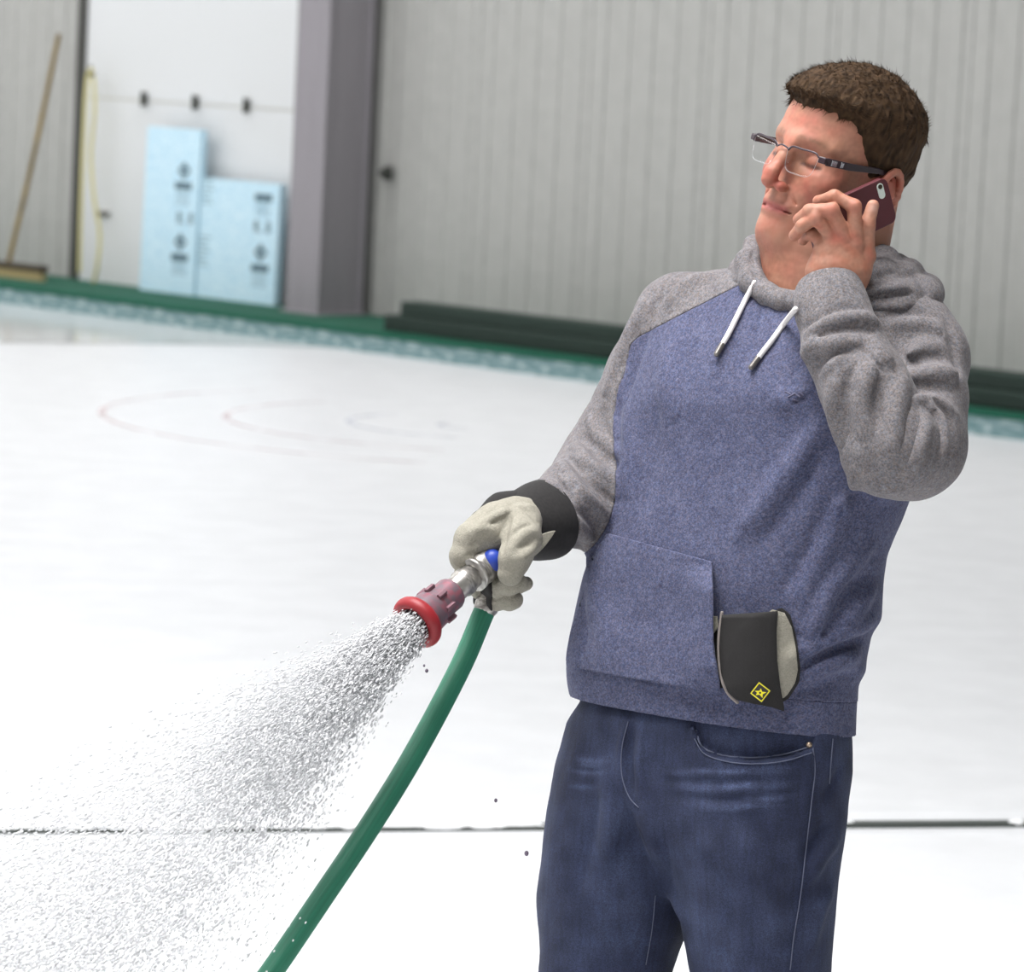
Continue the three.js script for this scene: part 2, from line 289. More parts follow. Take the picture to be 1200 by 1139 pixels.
// blue insulation boards with printed marks, leaning on the door
{ const [u0, yA] = onWall(182, 148, -0.8), [u1, yB] = onWall(243, 208, -0.8), [u2] = onWall(336, 208, -0.8), base = KH + 0.012;
  function print(w, h, list) {
    const k = 420, c = document.createElement('canvas'); c.width = Math.round(w * k); c.height = Math.round(h * k); const x = c.getContext('2d');
    x.fillStyle = '#c3e0ee'; x.fillRect(0, 0, c.width, c.height);
    for (let i = 0; i < 2500; i++) { x.fillStyle = rnd() > 0.5 ? 'rgba(255,255,255,0.12)' : 'rgba(120,170,200,0.12)'; x.fillRect(rnd() * c.width, rnd() * c.height, 2 + rnd() * 14, 2 + rnd() * 6); }
    for (const [kind, fx, fy] of list) {
      const X = fx * c.width, Y = fy * c.height; x.fillStyle = x.strokeStyle = 'rgba(70,92,104,0.9)';
      if (kind === 'd') { x.beginPath(); x.moveTo(X, Y - 26); x.lineTo(X + 30, Y); x.lineTo(X, Y + 26); x.lineTo(X - 30, Y); x.fill(); x.fillStyle = '#c3e0ee'; x.fillRect(X - 12, Y - 3, 24, 6); }
      if (kind === 'b') { x.fillRect(X - 38, Y - 10, 76, 20); }
      if (kind === 'l') { x.fillStyle = 'rgba(90,120,136,0.75)'; for (let q = 0; q < 4; q++) for (let r = 0; r < 5; r++) x.fillRect(X - 32 + r * 13, Y - 18 + q * 11, 10 - (q + r) % 3, 5); }
      if (kind === 'n') { x.font = 'bold 46px sans-serif'; x.textAlign = 'center'; x.fillText('R. 8', X, Y + 16); }
      if (kind === 'g') { x.fillStyle = 'rgba(110,140,150,0.6)'; for (let q = 0; q < 7; q++) x.fillRect(X - 30, Y - 45 + q * 13, 60 - (q * 17) % 23, 6); }
    }
    const t = new THREE.CanvasTexture(c); t.colorSpace = THREE.SRGBColorSpace; return t;
  }
  function board(ua, ub, top, n, tilt, marks, label) {
    const w = ub - ua, h = top - base, o = thing('foam_board', at((ua + ub) / 2, base, n).toArray(), label, 'foam board', 'blue foam boards'); o.rotation.order = 'YXZ'; o.rotation.set(-tilt, TURN, 0);
    const foam = std(lin(190, 221, 236), 0.85); part('slab', box(w, h, 0.05, 0, h / 2, 0), foam, o);
    const f = part('printed_face', new THREE.PlaneGeometry(w, h).translate(0, h / 2, 0.0262), std([1, 1, 1], 0.85, { map: print(w, h, marks) }), o, 'light blue face with dark printed marks');
  }
  const s = (y, y0, y1) => (y - y0) / (y1 - y0);
  board(u0, u1, yA, -0.74, 0.02, [['d', .72, s(198, 146, 352)], ['b', .72, s(217, 146, 352)], ['l', .72, s(232, 146, 352)], ['n', .78, s(257, 146, 352)], ['d', .72, s(287, 146, 352)], ['b', .72, s(306, 146, 352)], ['l', .72, s(319, 146, 352)]], 'tall narrow blue foam board leaning on the white door');
  board(u1 + 0.004, u2, yB, -0.76, 0.02, [['g', .10, s(222, 206, 362)], ['b', .8, s(225, 206, 362)], ['l', .8, s(239, 206, 362)], ['n', .8, s(263, 206, 362)], ['d', .8, s(296, 206, 362)], ['b', .8, s(316, 206, 362)], ['l', .8, s(331, 206, 362)], ['g', .08, s(303, 206, 362)]], 'shorter wide blue foam board between the tall blue one and the steel column'); }

// broom leaning against the wall
{ const [ut, yt] = onWall(70, 42, -0.8), [ub, yb] = onWall(10, 314, -0.45), b = at(ub, KH + 0.012, -0.45);
  const o = thing('push_broom', b.toArray(), 'push broom with olive wooden handle leaning against the grey wall', 'broom'); o.rotation.y = TURN;
  const wood = std(lin(138, 113, 44), 0.6, { map: tex(256, (i, j) => 190 + 60 * nA(i * 2, j >> 3), true) });
  part('handle', sweep([[0, 0.10, 0], [(ut - ub) * 0.5, (yt - KH) * 0.52, -0.18], [ut - ub, yt - KH - 0.012, -0.34]], 0.018, 20, 10), wood, o);
  part('block', rbox(0.66, 0.045, 0.07, 0.012, 0.10, 0.085, 0), std(lin(66, 56, 44), 0.7), o, 'dark wooden block');
  const bristles = []; for (let i = 0; i < 44; i++) for (let k = 0; k < 3; k++) bristles.push(new THREE.CylinderGeometry(0.006, 0.0075, 0.07, 5).translate(-0.21 + i * 0.0144, 0.033, -0.02 + k * 0.02));
  part('bristles', mergeGeometries(bristles), std(lin(176, 160, 118), 0.9), o, 'pale bristles').userData.kind = 'stuff'; }
// rope hanging by the door jamb
{ const n = -0.78, q = (px, py, d = 0) => { const [u, y] = onWall(px, py, n + d); return at(u, y, n + d); }, top = q(106, 82, 0.03);
  const o = thing('hanging_rope', [top.x, KH + 0.012, top.z], 'pale yellow rope hung in a loop beside the white door', 'rope');
  const rel = (v) => [v.x - top.x, v.y - KH - 0.012, v.z - top.z];
  part('rope', sweep([[93, 318], [95, 240], [98, 160], [101, 105], [104, 84], [108, 82], [110, 96], [111, 130], [107, 180], [110, 230], [117, 275], [114, 312], [110, 331]].map(([x, y], i) => rel(q(x, y, 0.02 + 0.01 * (i % 2)))), 0.013, 120, 7), std(lin(206, 198, 140), 0.8), o);
  part('hook', sweep([[107, 78], [105, 84], [107, 89], [110, 86]].map(([x, y], i) => rel(q(x, y, i * 0.012))), 0.011, 20, 7), std(lin(80, 78, 70), 0.5, { metalness: 0.6 }), o); }

// dark sheet divider frozen into the ice, with low frosted shoulders
{ const a = G(-1400, 984.3), b = G(2600, 957.7), d = b.clone().sub(a), L = d.length(); const turn = Math.atan2(-d.z, d.x), c = a.clone().add(b).multiplyScalar(0.5);
  const o = thing('sheet_divider', [c.x, 0, c.z], 'thin dark divider strip frozen into the white ice', 'divider'); o.rotation.y = turn;
  part('strip', rbox(L, 0.02, 0.048, 0.004, 0, 0.0, 0), std(lin(58, 64, 60), 0.6), o);
  const ridge = (z, w, h, name) => { const s = new THREE.Shape(); s.moveTo(-w, -0.004); s.quadraticCurveTo(-w * 0.3, h * 1.1, 0, h); s.quadraticCurveTo(w * 0.3, h * 1.1, w, -0.004); const g = new THREE.ExtrudeGeometry(s, { depth: L, bevelEnabled: false, curveSegments: 8 }).rotateY(Math.PI / 2).translate(-L / 2, 0, z); part(name, g, iceMat, o); };
  ridge(-0.105, 0.075, 0.016, 'ice_shoulder'); ridge(0.09, 0.06, 0.003, 'ice_shoulder');
  const lumps = []; for (let i = 0; i < 1250; i++) { const x = -L / 2 + rnd() * L, t = x / L + 0.5, keep = t < 0.455 ? 0.5 : 0.06; if (rnd() > keep) continue; const r = 0.006 + rnd() * 0.012, g = new THREE.IcosahedronGeometry(1, 1).scale(r * (1.5 + 2.5 * rnd()), r * 0.55, r).translate(x, 0.008, (rnd() - 0.5) * 0.034); lumps.push(g); }
  part('frost_crumbs', mergeGeometries(lumps), std([0.88, 0.89, 0.9], 0.7), o, 'crumbs of frost on the strip').userData.kind = 'stuff'; }

// rows of flat ceiling lamps
{ const geo = rbox(LAMP_W + 0.1, 0.08, LAMP_L + 0.1, 0.01), lens = box(LAMP_W, 0.01, LAMP_L), hm = std(lin(225, 225, 225), 0.6), lm = new THREE.MeshStandardMaterial({ color: 0xffffff, emissive: LAMP_COLOR, emissiveIntensity: 1.5, roughness: 0.6 });
  const lamp = (c, turn, radiance, label, group) => {
    const o = thing('ceiling_light', c.toArray(), label, 'lamp', group); o.rotation.y = turn;
    part('housing', geo, hm, o); part('diffuser', lens, lm, o).position.y = -0.042;
    const l = new THREE.RectAreaLight(LAMP_COLOR, radiance, LAMP_W, LAMP_L); l.position.set(0, -0.055, 0); l.rotation.x = -Math.PI / 2; o.add(l);
  };
  for (let n = 1.6; n < N1 - 1; n += 4.6) for (let u = U0 + 3; u < U1 - 1; u += 5.6) { const c = at(u, CEILING - 0.05, n); if (Math.hypot(c.x + 0.5, c.z + 4.5) > 5 && !(c.x > 0.8 && c.z > -16)) lamp(c, TURN, LAMP_RADIANCE, 'flat white ceiling lamp panel above the ice', 'ceiling lamps above the rink'); }
  [[-1.3, -5.5], [-1.3, -4.2], [-1.3, -2.9]].forEach(([x, z], i) => lamp(new THREE.Vector3(x, CEILING - 0.05, z), 0, BANK_RADIANCE, ['bright ceiling lamp farthest from the camera in the bank of three', 'middle bright ceiling lamp in the bank of three', 'bright ceiling lamp nearest the camera in the bank of three'][i], 'bright lamp bank above the sheet')); }

// ---------------------------------------------------------------- the man
const YAW = 0.58;                                                   // chest turned towards the left of the frame
const base = (() => { const p = LW(J(820, 900, 0.02)); return new THREE.Vector3(p.x, 0, p.z); })();
const person = thing('person', base.toArray(), 'person in blue and grey hooded sweatshirt and jeans holding a phone and a hose', 'person');
const own = new THREE.Matrix4().multiplyMatrices(new THREE.Matrix4().makeTranslation(-base.x, -base.y, -base.z), toWorld);   // modelling frame to the man's own
const wear = (name, geo, mat, parent = person, label) => part(name, geo.applyMatrix4(own), mat, parent, label);

// -------- cloth
const t1 = tileNoise(512, 150), t2 = tileNoise(512, 60), t3 = tileNoise(512, 14), t4 = tileNoise(512, 256);
const heather = (r, g, b, amp) => tex(512, (i, j) => { const v = (t1(i, j) - 0.5) * amp + (t4(i, j) - 0.5) * amp * 0.8 + (t2(i, j) - 0.5) * amp * 0.5 + (t3(i, j) - 0.5) * amp * 0.2, w = (t1(j, i) - 0.5) * amp * 0.35; return [r + v + w, g + v, b + v - w]; }, true);
const knitBump = tex(512, (i, j) => 70 * t4(i, j) + 90 * t1(i, j) + 60 * t2(i, j), false);
const blueKnit = phys([1, 1, 1], 0.95, { map: heather(75, 78, 103, 32), bumpMap: knitBump, bumpScale: 0.0004, sheen: 0.25, sheenRoughness: 0.6, sheenColor: new THREE.Color(0.5, 0.5, 0.6) });
const greyKnit = phys([1, 1, 1], 0.95, { map: heather(108, 104, 106, 32), bumpMap: knitBump, bumpScale: 0.0004, sheen: 0.25, sheenRoughness: 0.6, sheenColor: new THREE.Color(0.5, 0.5, 0.5) });
const WEAVE = 0.22;

// trunk of the sweatshirt: silhouette rows [py, left, right]
const rows = [[285, 905, 985], [305, 880, 1000], [322, 842, 1032], [340, 806, 1062], [360, 782, 1078], [385, 762, 1086], [420, 745, 1088], [470, 738, 1084], [520, 733, 1076], [560, 724, 1066], [590, 716, 1056], [620, 707, 1043], [650, 696, 1031], [675, 688, 1027], [700, 682, 1026], [725, 676, 1025], [742, 672, 1013], [768, 667, 1008], [785, 666, 1007], [798, 668, 998], [830, 674, 996], [900, 676, 992]];
const TAB = 256, yA = J(0, 285)[1], yB = J(0, 900)[1], tabC = new Float32Array(TAB + 1), tabW = new Float32Array(TAB + 1);
{ const L = [], R = []; for (let i = 0; i <= TAB; i++) { const py = mix(285, 900, i / TAB); let k = 0; while (k < rows.length - 2 && rows[k + 1][0] < py) k++; const t = clamp((py - rows[k][0]) / (rows[k + 1][0] - rows[k][0]), 0, 1); L.push(J(mix(rows[k][1], rows[k + 1][1], t), 0)[0]); R.push(J(mix(rows[k][2], rows[k + 1][2], t), 0)[0]); }
  const bl = (A, i) => { let s = 0, w = 0; for (let q = -3; q <= 3; q++) { const v = A[clamp(i + q, 0, TAB)], k = 4 - Math.abs(q); s += v * k; w += k; } return s / w; };
  for (let i = 0; i <= TAB; i++) { const l = bl(L, i), r = bl(R, i); tabC[i] = (l + r) / 2; tabW[i] = (r - l) / 2; } }
const cY = Math.cos(YAW), sY = Math.sin(YAW), RATIO = 0.66, SIL = Math.sqrt(cY * cY + RATIO * RATIO * sY * sY);
function trunkAt(y) { const q = clamp((yA - y) / (yA - yB), 0, 1) * TAB, i = Math.min(Math.floor(q), TAB - 1), t = q - i; return [mix(tabC[i], tabC[i + 1], t), mix(tabW[i], tabW[i + 1], t) / SIL]; }
const yChest = J(0, 480)[1], yNeck = J(0, 335)[1];
const trunk = (x, y, z) => {
  const [c, a] = trunkAt(y), b = Math.min(a * RATIO, 0.135) * mix(1, 0.62, smooth(yChest, yNeck, y)), dx = x - c, dz = z, u = dx * cY + dz * sY, v = -dx * sY + dz * cY, m = Math.abs(u / a), n = Math.abs(v / b);
  const r = Math.pow(Math.pow(m, 2.25) + Math.pow(n, 2.25), 1 / 2.25) + 1e-6, d = Math.hypot(u, v) * (1 - 1 / r), top = y - J(0, 340)[1];
  return smax(r < 0.3 ? -b * 0.6 : d, top, 0.04);
};
// sleeves
const armNear = union(0.03, chain(JC([[1052, 392, 0.02, 0.066], [1076, 420, 0.075, 0.066], [1074, 470, 0.13, 0.064], [1066, 520, 0.17, 0.066]])), capsule(J(1066, 520, 0.17), J(1044, 524, 0.215), 0.066, 0.066));
const foreNear = chain(JC([[1046, 524, 0.215, 0.066], [1012, 452, 0.205, 0.054], [988, 404, 0.185, 0.0485], [975, 360, 0.155, 0.044], [972, 341, 0.142, 0.041]]), 0.02);
const cuffCut = (() => { const a = J(977, 331, 0.138), b = J(990, 404, 0.185), n = new THREE.Vector3(a[0] - b[0], a[1] - b[1], a[2] - b[2]).normalize(); return (x, y, z) => (x - a[0]) * n.x + (y - a[1]) * n.y + (z - a[2]) * n.z; })();
const armFar = union(0.03, chain(JC([[838, 372, -0.07, 0.055], [800, 378, -0.10, 0.062], [766, 440, -0.12, 0.062], [728, 525, -0.13, 0.066], [712, 566, -0.11, 0.070]])), chain(JC([[712, 566, -0.11, 0.070], [682, 588, -0.045, 0.060], [648, 604, 0.015, 0.047], [622, 617, 0.06, 0.040]])));
const shoulders = union(0.03, chain(JC([[900, 345, -0.02, 0.05], [850, 366, -0.06, 0.052], [800, 378, -0.1, 0.06]])), chain(JC([[960, 350, 0.0, 0.055], [1010, 372, 0.02, 0.062], [1056, 396, 0.04, 0.066]])));
const torso0 = union(0.05, trunk, shoulders);
const hemPlane = (() => { const a = J(668, 815, -0.06), b = J(996, 859, 0.02), c = J(850, 852, 0.16), n = new THREE.Vector3().crossVectors(new THREE.Vector3(b[0] - a[0], b[1] - a[1], b[2] - a[2]), new THREE.Vector3(c[0] - a[0], c[1] - a[1], c[2] - a[2])).normalize(); if (n.y > 0) n.negate(); return (x, y, z) => (x - a[0]) * n.x + (y - a[1]) * n.y + (z - a[2]) * n.z; })();
const body0 = union(0.022, torso0, armNear, armFar);
const all0 = union(0.012, body0, foreNear);
const foldList = [
  // long drags from the raised elbow down to the left
  [0.014, 0.009, [962, 500], [930, 545], [900, 585], [868, 625]], [0.013, -0.006, [985, 500], [955, 545], [925, 590], [890, 640]], [0.012, 0.006, [1000, 560], [985, 600], [962, 650], [940, 700]], [0.014, -0.005, [975, 580], [950, 640], [920, 690]],
  [0.011, 0.008, [1022, 640], [1000, 660], [975, 690], [955, 735], [945, 750]], [0.011, -0.008, [1018, 672], [995, 692], [975, 725], [962, 750]], [0.010, 0.006, [1024, 690], [1005, 715], [985, 740]],
  [0.010, 0.010, [1022, 730], [990, 742], [955, 758], [925, 772]], [0.010, -0.010, [1012, 748], [985, 757], [955, 771], [938, 782]], [0.010, 0.009, [1004, 768], [980, 775], [950, 786]], [0.008, -0.011, [1004, 790], [985, 795], [960, 805], [938, 812]],
  [0.012, -0.006, [790, 812], [830, 822], [868, 828]], [0.016, 0.006, [700, 700], [715, 740], [712, 790]], [0.013, -0.005, [690, 700], [692, 745], [685, 785]], [0.014, 0.005, [745, 700], [730, 750], [735, 800]], [0.012, 0.006, [690, 650], [700, 690], [698, 730]],
  [0.016, -0.004, [770, 470], [765, 540], [750, 600]], [0.02, 0.005, [735, 470], [738, 530], [730, 590]], [0.015, 0.004, [905, 460], [925, 470], [950, 455]], [0.010, -0.004, [925, 472], [938, 470], [950, 462]],
  [0.014, 0.005, [870, 350], [850, 400], [840, 430]], [0.014, -0.004, [890, 370], [880, 420]], [0.018, 0.004, [790, 380], [780, 440], [790, 500]],
  // shoulder in front of the phone arm
  [0.010, 0.007, [1028, 432], [1050, 420], [1078, 408], [1100, 405]], [0.008, -0.009, [1035, 440], [1060, 428], [1090, 418], [1112, 420]], [0.010, 0.008, [1040, 448], [1070, 440], [1105, 436], [1125, 440]], [0.009, -0.009, [1050, 458], [1080, 452], [1110, 456]], [0.010, 0.007, [1062, 466], [1090, 468], [1118, 482]],
  [0.008, -0.012, [1075, 456], [1100, 475], [1115, 505], [1112, 540]], [0.007, 0.007, [1086, 470], [1104, 492], [1108, 520], [1098, 552]], [0.007, -0.010, [1094, 478], [1100, 500], [1096, 530], [1084, 560]], [0.010, -0.007, [1110, 375], [1120, 410], [1124, 450]], [0.010, 0.005, [1040, 380], [1080, 378], [1105, 390]], [0.009, -0.007, [1030, 372], [1060, 366], [1092, 370]],
  // far sleeve
  [0.0060, 0.0108, [690, 490], [705, 515], [725, 530], [735, 535]], [0.0055, -0.0135, [680, 508], [700, 530], [725, 548]], [0.0060, 0.0108, [672, 522], [695, 545], [722, 566]], [0.0055, -0.0121, [664, 535], [688, 560], [716, 586]], [0.0060, 0.0108, [655, 545], [682, 575], [710, 604]], [0.0055, -0.0108, [648, 556], [675, 592], [702, 620]], [0.0060, 0.0095, [645, 572], [668, 605], [692, 632]], [0.0055, -0.0095, [655, 600], [670, 626], [682, 642]],
  [0.012, 0.0095, [752, 360], [735, 400], [720, 440], [712, 470]], [0.009, -0.0081, [762, 380], [745, 430], [735, 470]], [0.010, 0.0081, [730, 440], [722, 490], [728, 520]], [0.012, -0.0068, [798, 330], [775, 350], [762, 378]], [0.012, 0.0054, [830, 322], [800, 335], [778, 362]],
];
const fold0 = folds(all0, foldList);
const foldF = folds(foreNear, [
  [0.008, 0.009, [946, 392], [965, 378], [990, 372], [1016, 372], [1028, 378]], [0.006, -0.010, [952, 402], [972, 390], [1000, 384], [1026, 388]], [0.010, 0.010, [942, 415], [955, 405], [975, 402], [1000, 400]], [0.007, -0.007, [948, 428], [965, 425], [985, 412], [1005, 408]], [0.009, 0.005, [965, 440], [975, 425], [990, 418]],
  [0.007, -0.009, [940, 385], [960, 375], [985, 362], [1010, 362]], [0.012, 0.006, [1035, 410], [1018, 440], [1010, 480], [1015, 520]], [0.010, -0.006, [1030, 440], [1028, 470], [1032, 510]], [0.011, 0.007, [1060, 440], [1050, 480], [1050, 520]], [0.010, -0.006, [1000, 430], [990, 470], [995, 520]], [0.012, 0.005, [980, 440], [975, 480], [985, 525]],
  [0.009, -0.006, [1072, 470], [1068, 505], [1058, 545]], [0.009, 0.006, [1086, 490], [1080, 525], [1066, 560]], [0.012, 0.004, [995, 545], [1030, 570], [1060, 570]], [0.007, 0.006, [1022, 398], [1036, 416], [1044, 424]], [0.007, -0.006, [1012, 408], [1026, 426], [1036, 436]],
]);
const crumple = (x, y, z) => 0.0016 * N(x * 16, y * 12, z * 16) + 0.0008 * N(x * 38, y * 30, z * 38);
const shirt = (x, y, z) => body0(x, y, z) - fold0(x, y, z) - crumple(x, y, z);
const fore = (x, y, z) => smax(foreNear(x, y, z) - foldF(x, y, z) - crumple(x, y, z), cuffCut(x, y, z), 0.006);
// raglan seams
const planePx = (a, b, z, flip) => { const A = J(...a, z), B = J(...b, z), nx = -(B[1] - A[1]), ny = B[0] - A[0], L = Math.hypot(nx, ny) * (flip ? -1 : 1); return (x, y) => ((x - A[0]) * nx + (y - A[1]) * ny) / L; };
const seamFar0 = planePx([868, 333], [752, 391], 0.03, true), seamNear0 = planePx([968, 345], [1004, 500], 0.1, false);
const seamFar = (x, y, z) => smax(seamFar0(x, y) , Math.min(0.05, torso0(x, y, z) - armFar(x, y, z)) - 0.004, 0.01);
const seamNear = (x, y, z) => smax(smin(seamNear0(x, y), y - J(0, 500, 0.1)[1], 0.02), Math.min(0.05, torso0(x, y, z) - armNear(x, y, z)) - 0.004, 0.01);
const bandTop = (x, y, z) => hemPlane(x, y, z) + 0.045;            // top of the hem band
const band = (x, y, z) => shirt(x, y, z) + 0.001;
const cutFarCuff = (() => { const a = J(638, 609, 0.02), b = J(682, 588, -0.045), n = new THREE.Vector3(a[0] - b[0], a[1] - b[1], a[2] - b[2]).normalize(); return (x, y, z) => (x - a[0]) * n.x + (y - a[1]) * n.y + (z - a[2]) * n.z; })();
const neckHole = chain(JC([[945, 362, 0.02, 0.035], [950, 335, 0.02, 0.066], [960, 280, 0.0, 0.075]]), 0.01);
{ const bb = bounds([J(655, 280, -0.25), J(1145, 280, 0.3), J(655, 870, -0.25)], 0.01), H = 0.0034;
  wear('sweatshirt_front', boxUV(net((x, y, z) => Math.max(shirt(x, y, z), seamFar(x, y, z), seamNear(x, y, z), bandTop(x, y, z), -neckHole(x, y, z)), bb, H), WEAVE), blueKnit);
  wear('hem_band', boxUV(net((x, y, z) => Math.max(band(x, y, z), -bandTop(x, y, z) - 0.001, hemPlane(x, y, z), seamFar(x, y, z)), bounds([J(655, 760, -0.25), J(1010, 875, 0.25)], 0.01), H), WEAVE), blueKnit);
  wear('sleeve', boxUV(net((x, y, z) => Math.max(shirt(x, y, z), -seamFar(x, y, z) - 0.0004, cutFarCuff(x, y, z), -neckHole(x, y, z)), bounds([J(600, 300, -0.25), J(900, 670, 0.14)], 0.01), H), WEAVE), greyKnit);
  const nearGeo = net((x, y, z) => Math.max(shirt(x, y, z), -seamNear(x, y, z) - 0.0004, -neckHole(x, y, z), x < J(930, 0)[0] ? 0.05 : -1), bounds([J(930, 330, -0.2), J(1145, 610, 0.3)], 0.01), H);
  const foreGeo = net(fore, bounds([J(920, 320, 0.06), J(1130, 600, 0.3)], 0.02), 0.003);
  wear('sleeve', boxUV(mergeGeometries([nearGeo, foreGeo]), WEAVE), greyKnit);
}
// -------- hood: folded rolls of cloth round the neck
{ const roll = (rs, k = 0.01) => chain(JC(rs), k);
  const lay = (px, py, o, r) => [px, py, surf(torso0, px, py)[2] + o, r];
  const collar = roll([[884, 288, -0.045, 0.013], [877, 308, 0.0, 0.016], lay(882, 330, 0.004, 0.016), lay(900, 345, 0.004, 0.014), lay(917, 352, 0.004, 0.013), lay(940, 354, 0.004, 0.015), [975, 348, 0.12, 0.02], [1008, 338, 0.105, 0.022], [1030, 322, 0.07, 0.022], [1036, 308, 0.02, 0.02], [1020, 296, -0.03, 0.02], [980, 288, -0.08, 0.02], [920, 284, -0.085, 0.018], [884, 288, -0.045, 0.013]]);
  const skirtL = roll([[872, 318, -0.03, 0.022], [876, 332, 0.0, 0.02], [892, 344, 0.035, 0.016]]);
  const drape = roll([[985, 352, 0.10, 0.018], [1015, 352, 0.108, 0.022], [1048, 350, 0.10, 0.024], [1078, 348, 0.065, 0.026], [1082, 344, 0.0, 0.026], [1066, 336, -0.06, 0.026], [1020, 326, -0.1, 0.028]]);
  const mid = roll([[1000, 338, 0.09, 0.016], [1030, 330, 0.085, 0.019], [1056, 326, 0.055, 0.020], [1064, 322, 0.01, 0.02], [1050, 314, -0.05, 0.02]]);
  const hood0 = union(0.008, collar, skirtL, drape, mid);
  const hf = folds(hood0, [[0.006, 0.005, [1000, 345], [1030, 340], [1060, 335]], [0.005, -0.006, [1002, 352], [1035, 346], [1070, 344]], [0.005, -0.005, [1010, 330], [1035, 322], [1050, 318]], [0.005, -0.006, [1072, 322], [1084, 336], [1086, 350]], [0.006, 0.004, [1020, 362], [1055, 360], [1090, 355]], [0.004, -0.004, [884, 292], [882, 312], [892, 332]]]);
  wear('hood', boxUV(net((x, y, z) => hood0(x, y, z) - hf(x, y, z) - crumple(x, y, z) * 0.8, bounds([J(855, 270, -0.14), J(1110, 390, 0.15)], 0.02), 0.0034), WEAVE), greyKnit); }
const topSkin = (px, py, out = 0) => { const p = surf((x, y, z) => Math.min(shirt(x, y, z), foreNear(x, y, z)), px, py); return [p[0], p[1], p[2] + out]; };
// drawstrings with metal tips
{ const cord = std(lin(226, 222, 220), 0.8), tip = std(lin(120, 116, 112), 0.35, { metalness: 0.7 });
  for (const pts of [[[883, 332], [874, 350], [864, 370], [853, 392], [846, 404]], [[931, 363], [918, 380], [905, 398], [894, 412], [888, 420]]]) {
    const P = pts.map(([x, y], i) => topSkin(x, y, i ? 0.006 : 0.02)), a = P[P.length - 1], b = P[P.length - 2], l = Math.hypot(a[0] - b[0], a[1] - b[1], a[2] - b[2]), e = a.map((v, q) => v + (v - b[q]) / l * 0.015);
    const c = wear('drawstring', sweep(P, 0.0036, 50, 10), cord, person, 'white cotton drawstring');
    const t = wear('cord_tip', sweep([a, e], 0.0040, 6, 10), tip, c, 'metal cord tip'); } }
// embroidered mark on the chest
{ const g = []; for (const [x0, y0, x1, y1] of [[921, 459, 926, 462], [924, 465, 930, 462], [931, 461, 937, 465], [929, 468, 935, 470], [937, 460, 941, 463]]) g.push(sweep([topSkin(x0, y0, 0.0002), topSkin(x1, y1, 0.0002)], 0.0011, 6, 6));
  wear('chest_emblem', mergeGeometries(g), std(lin(92, 90, 112), 0.8), person, 'small embroidered mark'); }
// -------- front pocket, open towards his left side
{ const edgeX = J(834, 0, 0.13)[0], top = planePx([700, 622], [834, 658], 0.13, false), R = (x, y, z) => Math.max(x - edgeX - 0.010 * smooth(J(0, 740)[1], J(0, 810)[1], y), top(x, y), bandTop(x, y, z) - 0.002, -z + 0.02 - (J(720, 0)[0] - x) * 0.6);
  const off = (x, y) => 0.006 + 0.022 * smooth(edgeX - 0.05, edgeX, x) * smooth(J(0, 655)[1], J(0, 690)[1], y) * smooth(J(0, 815)[1], J(0, 770)[1], y);
  const cloth = (x, y, z) => torso0(x, y, z) - 0.8 * fold0(x, y, z) - crumple(x, y, z);
  wear('front_pocket', boxUV(net((x, y, z) => { const s = cloth(x, y, z), o = off(x, y), k = smooth(edgeX - 0.07, edgeX - 0.04, x); return Math.max(s - o - 0.0034, mix(-0.02, o - 0.0045, k) - s, R(x, y, z)); }, bounds([J(660, 610, 0.0), J(850, 830, 0.24)], 0.01), 0.0032), WEAVE), blueKnit); }

// -------- jeans
const tw = tileNoise(512, 128), tv = tileNoise(512, 20);
const denimMap = tex(512, (i, j) => { const twill = ((i + j * 2) % 8) / 8, v = 175 + 22 * twill + 55 * (tw(i * 3, j) - 0.5) + 70 * (t1(i, j) - 0.5) + 26 * (tv(i * 2, j >> 2) - 0.5); return [v, v, v + 4]; }, true);
const denimBump = tex(512, (i, j) => 120 * (((i + j * 2) % 8) / 8) + 90 * t1(i, j), false);
const denim = phys([1, 1, 1], 0.9, { map: denimMap, bumpMap: denimBump, bumpScale: 0.0006, vertexColors: true, sheen: 0.15, sheenRoughness: 0.6, sheenColor: new THREE.Color(0.4, 0.45, 0.6) });
const ankleN = WL([base.x + 0.10, 0.09, base.z + 0.05]), ankleF = WL([base.x - 0.10, 0.09, base.z - 0.04]);
const hipRows = [[780, 700, 970], [825, 682, 980], [850, 666, 991], [862, 663, 993], [900, 655, 992], [940, 650, 983], [985, 643, 980], [1030, 636, 977]];
function hipsAt(y) { const py = CY - y / D * F; let k = 0; while (k < hipRows.length - 2 && hipRows[k + 1][0] < py) k++; const t = clamp((py - hipRows[k][0]) / (hipRows[k + 1][0] - hipRows[k][0]), 0, 1), l = J(mix(hipRows[k][1], hipRows[k + 1][1], t), 0)[0], r = J(mix(hipRows[k][2], hipRows[k + 1][2], t), 0)[0]; return [(l + r) / 2, (r - l) / 2 / SIL]; }
const hips = (x, y, z) => { const [c, a] = hipsAt(y), b = Math.min(a * 0.62, 0.12), dx = x - c, u = dx * cY + z * sY, v = -dx * sY + z * cY, r = Math.pow(Math.pow(Math.abs(u / a), 2.3) + Math.pow(Math.abs(v / b), 2.3), 1 / 2.3) + 1e-6; return smax(r < 0.3 ? -0.06 : Math.hypot(u, v) * (1 - 1 / r), J(0, 985)[1] - y, 0.06); };
const legN = chain([...JC([[886, 925, 0.045, 0.108], [884, 1000, 0.055, 0.106], [888, 1075, 0.06, 0.093], [891, 1139, 0.062, 0.083], [896, 1270, 0.06, 0.071]]), [...WL([base.x + 0.10, 0.33, base.z + 0.06]), 0.066], [...ankleN, 0.06]], 0.03);
